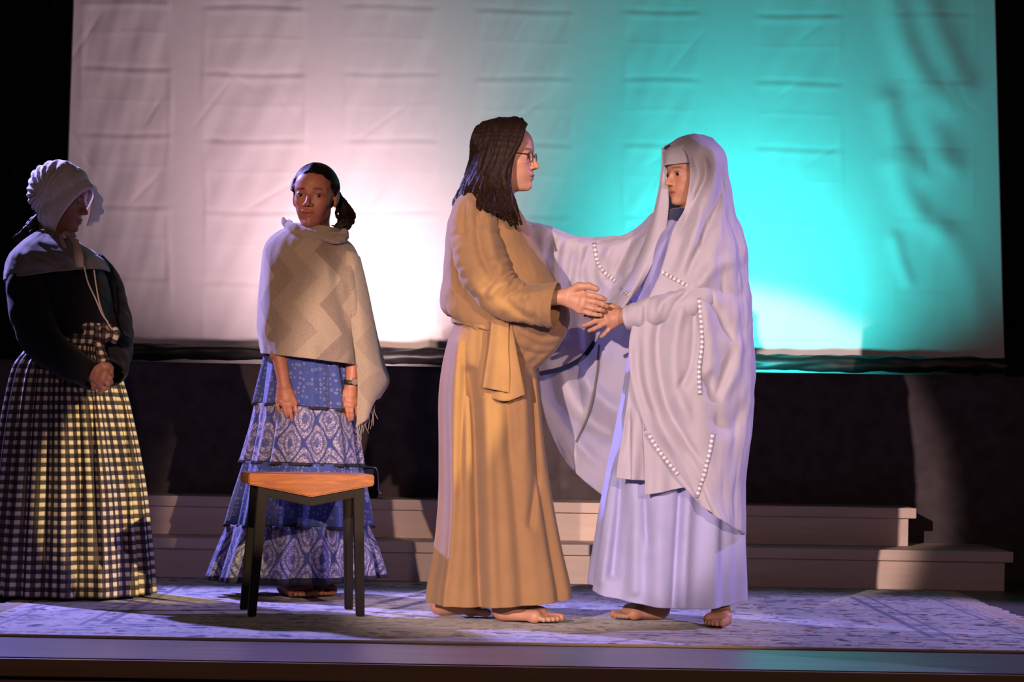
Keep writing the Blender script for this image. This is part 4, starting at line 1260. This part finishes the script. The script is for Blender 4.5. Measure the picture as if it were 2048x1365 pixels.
# lower panels hanging over the skirt
mant.append(patch('mantle_panel', [[(1262, 740, 7.37), (1285, 745, 7.355), (1310, 750, 7.36)], [(1248, 850, 7.365), (1275, 850, 7.355), (1305, 850, 7.36)], [(1236, 920, 7.36), (1265, 925, 7.35), (1300, 925, 7.36)], [(1232, 957, 7.36), (1262, 960, 7.35), (1296, 962, 7.36)]],
 M['mantle'], blue, 50, 40, lambda u, v: .010 * np.sin(u * 8.5 + .5) * (.3 + .7 * v), [([(1262, 840), (1262, 900), (1262, 958)], -.016, 6, 'step', 1)], .003))
mant.append(patch('mantle_panel', [[(1282, 820, 7.348), (1320, 830, 7.345), (1370, 860, 7.352)], [(1288, 900, 7.346), (1325, 905, 7.342), (1372, 920, 7.352)], [(1290, 950, 7.346), (1326, 952, 7.342), (1372, 955, 7.352)], [(1290, 991, 7.346), (1325, 985, 7.342), (1374, 974, 7.354)]],
 M['mantle'], blue, 50, 40, lambda u, v: .007 * np.sin(u * 11) * (.3 + .7 * v), None, .003))
for pts in ([(1398, 596), (1402, 640), (1404, 690), (1398, 740), (1400, 790)], [(1426, 866), (1418, 910), (1405, 960), (1393, 996)], [(1188, 486), (1194, 520), (1206, 542), (1230, 562)], [(1316, 540), (1345, 556), (1375, 572)], [(1290, 858), (1320, 905), (1356, 950)], [(1240, 576), (1258, 590)]):
    strip_on('ribbon_trim', mant, pts, .012, M['ribbon'], blue, 40, .004)
strip_on('dark_hem', mant, [(1080, 748), (1126, 737), (1165, 716), (1190, 684)], .016, M['navy'], blue, 40, .004)
strip_on('ribbon_trim', mant, [(1198, 690), (1192, 760), (1176, 830), (1152, 885)], .007, M['grey_wool'], blue, 40, .004)

# ------------------------------------------------------------------ girl in the chevron shawl (faces the hall)
girl = empty('person', (*P(610, 1200, 8.45)[:2], 0.0105), 'barefoot girl with side ponytail in a chevron shawl and tiered blue skirt', 'person')
F = Field((P(490, 0, 8.45)[0], 8.20, 0.0), (P(740, 0, 8.45)[0], 8.68, 1.66))
hg = Head(P(630, 393, 8.45), (-.17, -1, -.03), (.02, 0, 1), 1.04)
hg.add(F, ears=True, smile=9.0, nosew=.002, taper=1.5)
F.cap(hg.w(-.025, 0, -.06), P(632, 485, 8.47), .046, .055, .03)
F.ell(P(625, 560, 8.47), (.15, .085, .17), .05)
F.ell(P(620, 700, 8.47), (.12, .085, .14), .05)
F.cap(P(585, 520, 8.47), P(670, 522, 8.47), .045, .045, .04)
F.chain([P(566, 530, 8.46), P(553, 640, 8.40), P(557, 705, 8.352), P(569, 773, 8.325)], [.042, .034, .028, .022], .02)
hand(F, (569, 772, 8.33), [(557, 803, 8.325), (568, 808, 8.312), (579, 810, 8.312), (589, 806, 8.322)],
     [[(557, 803, 8.325), (556, 813, 8.318), (557, 820, 8.32), (559, 825, 8.325)],
      [(568, 808, 8.312), (570, 820, 8.305), (573, 829, 8.31), (575, 834, 8.318)],
      [(579, 810, 8.312), (581, 824, 8.306), (583, 834, 8.312), (584, 841, 8.32)],
      [(589, 806, 8.322), (592, 820, 8.316), (594, 831, 8.32), (595, 838, 8.328)]],
     [(583, 785, 8.34), (594, 797, 8.345), (598, 810, 8.345), (598, 820, 8.342)], rf=.0088, wr=.026)
F.chain([P(682, 535, 8.47), P(702, 640, 8.46), P(708, 720, 8.42), P(703, 772, 8.40)], [.042, .036, .030, .021], .02)
hand(F, (703, 772, 8.40), [(688, 806, 8.40), (695, 811, 8.388), (703, 812, 8.388), (711, 806, 8.40)],
     [[(688, 806, 8.40), (686, 816, 8.393), (686, 826, 8.395), (688, 834, 8.40)],
      [(695, 811, 8.388), (695, 823, 8.382), (697, 833, 8.386), (699, 841, 8.394)],
      [(703, 812, 8.388), (704, 823, 8.383), (705, 832, 8.388), (705, 839, 8.395)],
      [(711, 806, 8.40), (713, 816, 8.395), (713, 824, 8.398), (712, 831, 8.405)]],
     [(691, 785, 8.395), (684, 800, 8.385), (682, 812, 8.380), (682, 822, 8.378)], rf=.0086, wr=.025)
gh, gtp = P(562, 1196, 8.56), P(650, 1200, 8.36)
F.chain([P(600, 720, 8.47), P(590, 1000, 8.48), (gh[0] + .03, 8.52, .10)], [.07, .048, .034], .03)
foot(F, (gh[0] + .005, 8.56), (gh[0] + .125, 8.345), (gh[0] + .03, 8.52, .13), side=1)
F.chain([P(650, 720, 8.49), P(640, 1000, 8.56), P(632, 1150, 8.60)], [.07, .048, .034], .03)
k2 = P(628, 1190, 8.62)
foot(F, (k2[0], 8.64), (k2[0] + .07, 8.43), (k2[0] + .01, 8.60, .13), side=-1)
finish_body(F, girl, M['skin'], [hg], (.37, .15, .085), (.40, .10, .085), (.014, .008, .006), (.42, .13, .08))
hg.eyes(girl, EYES, (1, .45, 0))
F = Field((P(565, 0, 8.45)[0], 8.28, 1.25), (P(730, 0, 8.45)[0], 8.72, 1.66), .0032)
hair_cap(F, hg, lambda f, l, u: (f - (.004 + np.clip(u - .030, 0, 1) * 1.6 + np.clip(u - .068, 0, 1) * 2 + .005 * np.sin(l * 260) + .004 * np.sin(u * 330))) * .6, .007)
rs = np.random.RandomState(8)
for k in range(46):                                            # swept-back strands and the side ponytail
    a = hg.w(-.03 + rs.normal(0, .01), -.070 + rs.normal(0, .008), -.005 + rs.normal(0, .012))
    a = P(664 + rs.normal(0, 5), 392 + rs.normal(0, 7), 8.53 + rs.normal(0, .015))
    e = rs.rand()
    ang = rs.uniform(0, 1)
    c = [a, P(676 + 14 * ang + rs.normal(0, 3), 408 + rs.normal(0, 4), 8.52), P(680 + 24 * ang + rs.normal(0, 3), 432 + rs.normal(0, 5), 8.50),
         P(676 + 26 * ang + rs.normal(0, 4), 450 + rs.normal(0, 6) - 8 * ang, 8.48), P(668 + 18 * ang + rs.normal(0, 6), 462 + rs.normal(0, 7) - 10 * ang, 8.47)]
    f = catmull(np.array(c), 16); tt = np.linspace(0, 1, 16)
    f[:, 0] += .005 * np.sin(tt * 8 + rs.uniform(0, 6)) * tt
    F.chain(f, rs.uniform(.006, .011) * (1 - .75 * tt ** 1.5), .0025)
for k in range(90):
    th = rs.uniform(-1, 1); qq = abs(th) ** 1.5
    a = hg.w(.076 - .056 * qq, .075 * th, .086 - .070 * qq)
    c = [a, hg.w(.020 - .02 * qq, .086 * th, .112 - .085 * qq), hg.w(-.07, .07 * th - .012, .07), P(662 + rs.normal(0, 4), 390 + rs.normal(0, 6), 8.53)]
    F.chain(catmull(np.array(c), 12), np.full(12, rs.uniform(.0035, .0065)), .0015)
link('hair', F.mesh('hair'), M['hair_black'], girl)
# skirt in four gathered tiers
def tier(name, rows, mat, n, amp, seed):
    r = np.random.RandomState(seed); p = r.uniform(0, 6.28, 5)
    def f(u, v):
        x = u * 2 * math.pi
        y = np.sin(n * x + p[0] + 1.1 * np.sin(4 * x + p[1])) + .55 * np.sin(1.9 * n // 1 * x + p[2]) + .4 * np.sin((n // 2) * x + p[3])
        return 1.7 * amp * y * (.25 + .75 * (1 - v) ** .8) + .10 * amp
    return loft(name, rows, mat, girl, 320, 36, f, None, .004, droop=.012 if rows[0][1] > 1100 else 0)
tier('skirt_tier', [(423, 1152, 757, 1152, 8.47, .245), (430, 1128, 753, 1128, 8.47, .24), (443, 1090, 744, 1090, 8.47, .222), (458, 1048, 732, 1052, 8.47, .20)], M['print_paisley'], 15, .011, 1)
tier('skirt_tier', [(459, 1050, 731, 1054, 8.47, .196), (470, 1000, 727, 1002, 8.47, .187), (480, 960, 722, 962, 8.47, .178), (490, 922, 717, 930, 8.47, .168)], M['print_small'], 13, .009, 2)
tier('skirt_tier', [(490, 923, 718, 932, 8.47, .168), (498, 890, 714, 895, 8.47, .162), (507, 850, 709, 855, 8.47, .155), (514, 806, 703, 822, 8.47, .145)], M['print_paisley'], 12, .008, 3)
tier('skirt_tier', [(514, 807, 704, 823, 8.47, .145), (521, 770, 700, 780, 8.47, .138), (528, 735, 694, 740, 8.47, .13), (535, 690, 686, 690, 8.47, .12)], M['print_small'], 11, .006, 4)
blk = plain('black_braid', (.008, .008, .016), .8)
for rows in ([(422, 1156, 758, 1155, 8.47, .247), (423, 1149, 757, 1149, 8.47, .246)], [(457, 1052, 733, 1057, 8.47, .204), (458, 1046, 732, 1051, 8.47, .203)], [(489, 926, 719, 934, 8.47, .174), (490, 920, 718, 928, 8.47, .173)], [(513, 810, 705, 826, 8.47, .150), (514, 804, 704, 820, 8.47, .149)]):
    k_ = {1156: (15, .011, 1), 1052: (13, .009, 2), 926: (12, .008, 3), 810: (11, .006, 4)}[rows[0][1]]
    r = np.random.RandomState(k_[2]); p = r.uniform(0, 6.28, 5)
    def fb(u, v, n=k_[0], a=k_[1], p=p):
        x = u * 2 * math.pi
        y = np.sin(n * x + p[0] + 1.1 * np.sin(4 * x + p[1])) + .55 * np.sin(1.9 * n // 1 * x + p[2]) + .4 * np.sin((n // 2) * x + p[3])
        return 1.7 * a * y + .1 * a
    loft('braid', rows, blk, girl, 320, 4, fb, None, .007, droop=.013 if rows[0][1] > 1100 else 0)
# shawl
def shf(u, v): return .004 * wob(u * 6, v * 1.6, 61) + .003 * np.sin(u * 60 + 3 * v) * np.clip(.25 - v, 0, 1) * 4
shawl = loft('shawl', [(524, 708, 722, 732, 8.46, .182), (518, 680, 728, 700, 8.46, .184), (514, 650, 736, 665, 8.46, .184), (519, 600, 737, 610, 8.46, .174), (523, 550, 728, 558, 8.46, .160), (527, 512, 717, 520, 8.46, .145), (536, 485, 706, 494, 8.46, .128),
     (556, 466, 692, 480, 8.465, .105), (578, 455, 684, 468, 8.47, .086), (592, 448, 680, 460, 8.47, .074)], M['chevron'], girl, 220, 110, shf, [
       ([(690, 505), (672, 560), (690, 640), (725, 720)], -.014, 12), ([(700, 520), (712, 600), (728, 700)], .012, 10), ([(540, 500), (535, 590), (530, 680)], .008, 12), ([(640, 500), (665, 560), (690, 600)], .008, 14), ([(600, 640), (640, 690), (670, 720)], -.006, 14)], .006)
# rolled neck edge
tube('shawl_roll', [(575, 448, 8.44, .016), (588, 458, 8.375, .020), (620, 470, 8.345, .019), (655, 476, 8.355, .022), (682, 476, 8.39, .020), (690, 466, 8.45, .016)], M['chevron'], girl, 20, 60, lambda u, v: .003 * wob(u * 2, v * 9, 3), [([(600, 466), (640, 478), (680, 478)], -.010, 3)], cap=True)
tube('shawl_roll', [(566, 436, 8.43, .005), (570, 446, 8.42, .013), (585, 458, 8.40, .016), (600, 470, 8.38, .010)], M['chevron'], girl, 16, 30, None, None, cap=True)
tube('shawl_roll', [(600, 462, 8.37, .008), (640, 474, 8.335, .011), (668, 482, 8.335, .012), (688, 480, 8.38, .010)], M['chevron'], girl, 16, 40, lambda u, v: .002 * wob(u * 2, v * 9, 4), None, cap=True)
# thrown end hanging at the right
end = patch('shawl_end', [[(690, 500, 8.36), (706, 505, 8.37), (718, 515, 8.42), (722, 520, 8.50)], [(696, 580, 8.34), (718, 590, 8.35), (738, 600, 8.42), (742, 605, 8.50)], [(704, 660, 8.335), (728, 670, 8.345), (752, 680, 8.42), (758, 680, 8.50)],
   [(712, 720, 8.34), (736, 725, 8.35), (766, 735, 8.42), (772, 735, 8.49)], [(716, 775, 8.36), (738, 772, 8.37), (772, 768, 8.42), (777, 765, 8.46)], [(714, 856, 8.37), (728, 840, 8.38), (745, 815, 8.42), (757, 795, 8.44)]],
   M['chevron'], girl, 80, 50, lambda u, v: .008 * np.sin(u * 8 + 2 * v) * (.3 + v), None, .005)
rs = np.random.RandomState(5)
for k in range(14):
    s = k / 13
    x0, y0 = 715 + 34 * s, 852 - 42 * s + 4 * math.sin(s * 9)
    ln = rs.uniform(30, 52) * (1 - .3 * s)
    tube('fringe_strand', [(x0, y0, 8.375 + .05 * s, .0011), (x0 + rs.normal(0, 2), y0 + ln * .5, 8.375 + .05 * s, .0011), (x0 + rs.normal(0, 5), y0 + ln, 8.375 + .05 * s, .0009)], M['chevron'], girl, 5, 8)
# wrist watch
tube('watch_strap', [(*(P(704, 764, 8.403) + np.array((math.cos(a) * .027, math.sin(a) * .026, .004 * math.sin(a)))), .0045, 2.0) for a in np.linspace(0, 2 * math.pi, 17)], M['strap'], girl, 10, 50, raw=True, up=(0, 0, 1), cap=False)
bm = bmesh.new(); bmesh.ops.create_cone(bm, cap_ends=True, segments=24, radius1=.014, radius2=.012, depth=.008)
bmesh.ops.rotate(bm, cent=(0, 0, 0), matrix=Matrix.Rotation(math.radians(90), 3, 'X'), verts=bm.verts)
bmesh.ops.translate(bm, vec=Vector(P(710, 764, 8.375)), verts=bm.verts)
obj_bm('watch_case', bm, M['wire'], girl)

# ------------------------------------------------------------------ figure in bonnet and checked skirt (faces right, hands clasped)
bon = empty('person', (*P(140, 1210, 8.35)[:2], 0.0105), 'figure in white bonnet, black jacket and black and cream checked skirt, hands clasped', 'person')
F = Field((P(-40, 0, 8.35)[0], 7.98, 0.0), (P(270, 0, 8.35)[0], 8.66, 1.62))
hl_ = Head(P(122, 396, 8.30), (.97, -.22, -.22), (0, 0, 1), 1.0)
hl_.add(F, ears=False)
F.cap(hl_.w(-.02, 0, -.06), P(110, 490, 8.33), .048, .055, .03)
F.ell(P(115, 590, 8.34), (.12, .14, .18), .05)
F.ell(P(125, 720, 8.34), (.12, .13, .14), .05)
F.chain([P(62, 540, 8.22), P(80, 680, 8.15), P(180, 752, 8.06)], [.045, .036, .023], .02)
F.chain([P(165, 540, 8.46), P(205, 660, 8.42), P(212, 748, 8.12)], [.045, .036, .023], .02)
hand(F, (186, 748, 8.05), [(212, 738, 8.02), (211, 748, 8.01), (207, 758, 8.01), (201, 768, 8.02)],
     [[(212, 738, 8.02), (222, 744, 8.02), (225, 752, 8.035), (220, 757, 8.045)],
      [(211, 748, 8.01), (221, 757, 8.01), (222, 765, 8.025), (216, 770, 8.04)],
      [(207, 758, 8.01), (216, 768, 8.01), (215, 776, 8.025), (208, 780, 8.04)],
      [(201, 768, 8.02), (207, 777, 8.02), (204, 783, 8.03), (197, 784, 8.04)]],
     [(195, 738, 8.03), (206, 731, 8.02), (216, 732, 8.02), (224, 738, 8.03)], rf=.0098, wr=.027)
hand(F, (216, 744, 8.11), [(200, 745, 8.06), (200, 755, 8.06), (198, 765, 8.06), (195, 773, 8.07)],
     [[(200, 745, 8.06), (190, 752, 8.055), (184, 760, 8.06)], [(200, 755, 8.06), (190, 762, 8.055), (184, 768, 8.06)], [(198, 765, 8.06), (190, 771, 8.055), (185, 776, 8.06)], [(195, 773, 8.07), (188, 778, 8.065), (184, 781, 8.07)]],
     [(212, 740, 8.07), (205, 735, 8.05), (198, 735, 8.045)], rf=.0090, wr=.025)
F.chain([P(110, 720, 8.28), P(110, 1000, 8.28), P(105, 1150, 8.28)], [.08, .05, .034], .03)
F.chain([P(110, 720, 8.42), P(130, 1000, 8.42), P(125, 1145, 8.42)], [.08, .05, .034], .03)
a1, a2 = P(105, 1200, 8.28), P(125, 1200, 8.42)
foot(F, (a1[0] - .05, 8.28), (a1[0] + .18, 8.25), (a1[0], 8.28, .12), side=1)
foot(F, (a2[0] - .05, 8.42), (a2[0] + .18, 8.42), (a2[0], 8.42, .12), side=-1)
finish_body(F, bon, M['skin'], [hl_], (.38, .18, .12), (.32, .09, .08), (.02, .012, .01), (.40, .15, .10))
hl_.eyes(bon, EYES, (1, 0, -.3))
# bonnet shell
F = Field((P(40, 0, 8.3)[0], 8.12, 1.20), (P(225, 0, 8.3)[0], 8.50, 1.66), .0034)
h = hl_
sl, X, Y, Z = F.region(h.c - .19, h.c + .19, .01)
dx, dy, dz = X - h.c[0], Y - h.c[1], Z - h.c[2]
f = h.M[0][0] * dx + h.M[0][1] * dy + h.M[0][2] * dz
l = h.M[1][0] * dx + h.M[1][1] * dy + h.M[1][2] * dz
u = h.M[2][0] * dx + h.M[2][1] * dy + h.M[2][2] * dz
th = np.arctan2(u - .0, f + .03)
puck = .0035 * np.sin(th * 22) * np.clip(-(f - .02) * 10, 0, 1) + .003 * wob(f * 14, u * 14 + l * 9, 3)
out = np.minimum(ell_sd(f + .012, l, u - .022, np.array((.118, .094, .112))), ell_sd(f - .005, l, u + .045, np.array((.075, .086, .090)))) + puck
low = ell_sd(f - .03, l, u + .02, np.array((.105, .090, .125)))
out = np.minimum(out, np.maximum(low, f - .15))
inn = out + .010
d = np.maximum(out, -inn)
edge = f - (.082 + .46 * u)
d = np.maximum(d, edge * .9)
d = np.maximum(d, -(u + .128))
F.merge(sl, d.astype(np.float32), 0)
link('bonnet', F.mesh('bonnet'), M['bonnet'], bon)
patch('bonnet_brim', [[(184, 368, 8.25), (190, 372, 8.28), (194, 378, 8.33)], [(188, 392, 8.29), (198, 396, 8.32), (204, 402, 8.36)], [(183, 412, 8.31), (196, 420, 8.34), (205, 424, 8.38)], [(180, 432, 8.32), (190, 436, 8.35), (197, 438, 8.39)], [(174, 452, 8.33), (179, 452, 8.36), (184, 450, 8.40)]],
      M['bonnet'], bon, 40, 24, lambda u, v: .005 * np.sin(v * 22) * u, None, .004)
# ponytail wisps under the bonnet
F = Field((P(20, 0, 8.3)[0], 8.15, 1.18), (P(110, 0, 8.3)[0], 8.48, 1.50), .0032)
rs = np.random.RandomState(12)
for k in range(26):
    c = [P(88 + rs.normal(0, 3), 434 + rs.normal(0, 7), 8.32), P(68 + rs.normal(0, 4), 445 + rs.normal(0, 6), 8.32 + rs.normal(0, .015)), P(48 + rs.normal(0, 5), 468 + rs.normal(0, 7), 8.31), P(38 + rs.normal(0, 6), 490 + rs.normal(0, 9), 8.30)]
    F.chain(catmull(np.array(c), 12), rs.uniform(.004, .008) * (1 - .6 * np.linspace(0, 1, 12)), .002)
link('hair', F.mesh('hair'), M['hair_brown'], bon)
# checked skirt
r = np.random.RandomState(2); ph = r.uniform(0, 6.28, 6)
def gf(u, v):
    x = u * 2 * math.pi
    y = np.abs(np.sin(8.5 * x + ph[0] + .9 * np.sin(3 * x + ph[1]))) * 2 - 1 + .4 * np.sin(23 * x + ph[2]) + .3 * np.sin(5 * x + ph[3])
    return .013 * y * (.5 + .5 * (1 - v) ** .7)
chk = loft('checked_skirt', [(-36, 1182, 300, 1188, 8.35, .30), (-34, 1160, 299, 1162, 8.35, .297), (-26, 1080, 292, 1080, 8.35, .283), (-14, 980, 282, 980, 8.35, .265), (0, 880, 265, 880, 8.35, .245), (14, 800, 248, 800, 8.35, .22), (30, 735, 232, 745, 8.35, .19), (55, 700, 218, 712, 8.35, .165), (72, 670, 215, 680, 8.35, .15)],
     M['gingham'], bon, 300, 130, gf, [([(205, 790), (210, 900), (212, 1050), (214, 1190)], .020, 18, 'ridge', 1), ([(182, 800), (188, 950), (200, 1130)], -.022, 8, 'ridge', 1), ([(243, 800), (252, 950), (250, 1100)], -.022, 8, 'ridge', 1),
        ([(135, 780), (128, 950), (132, 1200)], .018, 14, 'ridge', 1), ([(155, 790), (160, 960), (150, 1180)], -.016, 8, 'ridge', 1), ([(100, 790), (92, 950), (90, 1150)], -.018, 10)], .004)
loft('waistband', [(70, 690, 222, 694, 8.35, .158), (72, 668, 226, 672, 8.35, .158), (78, 646, 226, 650, 8.35, .152)], M['gingham'], bon, 120, 14, lambda u, v: .004 * wob(u * 9, v * 2, 7), None, .005)
patch('waist_bow', [[(190, 650, 8.17), (212, 652, 8.15), (234, 658, 8.16)], [(190, 666, 8.16), (214, 666, 8.13), (238, 670, 8.15)], [(190, 682, 8.17), (212, 684, 8.15), (232, 686, 8.16)]], M['gingham'], bon, 24, 24, lambda u, v: .008 * np.sin(u * 12), None, .006)
patch('waist_bow', [[(186, 684, 8.17), (196, 684, 8.16), (206, 686, 8.165)], [(192, 705, 8.155), (202, 705, 8.145), (213, 706, 8.15)], [(198, 726, 8.15), (208, 727, 8.14), (220, 722, 8.15)]], M['gingham'], bon, 24, 16, lambda u, v: .005 * np.sin(u * 9), None, .005)
# black jacket
loft('jacket', [(72, 692, 212, 694, 8.35, .150), (50, 660, 222, 664, 8.35, .165), (36, 610, 222, 616, 8.35, .175), (28, 560, 214, 566, 8.35, .18), (34, 525, 202, 535, 8.35, .175), (60, 490, 176, 505, 8.34, .13), (84, 468, 150, 482, 8.33, .085)],
     M['black_wool'], bon, 140, 60, lambda u, v: .005 * wob(u * 7, v * 2.5, 9), None, .005)
tube('jacket_sleeve', [(62, 520, 8.26, .045), (56, 560, 8.22, .074), (62, 620, 8.19, .076), (82, 680, 8.15, .070), (125, 718, 8.10, .060), (165, 742, 8.065, .052), (188, 752, 8.05, .048)], M['black_wool'], bon, 40, 60, lambda u, v: .004 * wob(u * 3, v * 6, 10), None, cap=False, solid=.004)
tube('jacket_sleeve', [(180, 520, 8.44, .045), (200, 560, 8.46, .068), (222, 630, 8.44, .068), (232, 690, 8.34, .060), (228, 735, 8.20, .050), (222, 748, 8.14, .045)], M['black_wool'], bon, 40, 50, lambda u, v: .004 * wob(u * 3, v * 6, 11), None, cap=False, solid=.004)
# grey neckerchief over the shoulders
ker = loft('neckerchief', [(17, 566, 213, 542, 8.345, .218), (18, 546, 212, 535, 8.345, .216), (24, 518, 205, 522, 8.34, .205), (46, 490, 184, 504, 8.335, .165), (72, 470, 162, 490, 8.33, .115), (88, 458, 148, 478, 8.33, .080)],
     M['grey_wool'], bon, 160, 50, lambda u, v: .004 * wob(u * 7, v * 2, 15) - .0 * u, [([(90, 465), (120, 500), (150, 525)], .012, 7), ([(70, 480), (110, 515), (145, 535)], -.010, 6), ([(40, 500), (80, 530), (120, 540)], .008, 8)], .006, 2.7)
# bonnet ties
tie = patch('bonnet_tie', [[(142, 478, 8.175), (149, 478, 8.17), (157, 480, 8.175)], [(148, 505, 8.15), (156, 505, 8.145), (165, 506, 8.15)], [(152, 534, 8.14), (160, 535, 8.135), (168, 534, 8.14)]], M['tie'], bon, 24, 10, lambda u, v: .003 * np.sin(v * 7), None, .003)
patch('bonnet_tie', [[(118, 470, 8.20), (121, 470, 8.195), (125, 471, 8.20)], [(120, 484, 8.175), (124, 484, 8.17), (129, 485, 8.175)], [(126, 498, 8.165), (130, 497, 8.16), (133, 496, 8.165)]], M['tie'], bon, 16, 8, None, None, .003)
for lp in ([(135, 468, 8.18, .009), (129, 466, 8.165, .006), (125, 472, 8.16, .006), (132, 474, 8.17, .008)], [(137, 470, 8.18, .009), (146, 468, 8.165, .006), (150, 475, 8.16, .006), (142, 476, 8.17, .008)]):
    tube('bonnet_bow', lp, M['tie'], bon, 12, 20, None, None, flat=.5)
for pts in ([(168, 532, 8.14, .0028), (176, 565, 8.14, .0028), (192, 600, 8.14, .0028), (204, 628, 8.14, .0028), (216, 645, 8.15, .0028)], [(188, 540, 8.15, .0026), (193, 575, 8.145, .0026), (200, 610, 8.145, .0026), (212, 640, 8.15, .0026), (236, 676, 8.14, .0026)]):
    tube('bonnet_string', pts, M['tie'], bon, 8, 40, flat=.5)
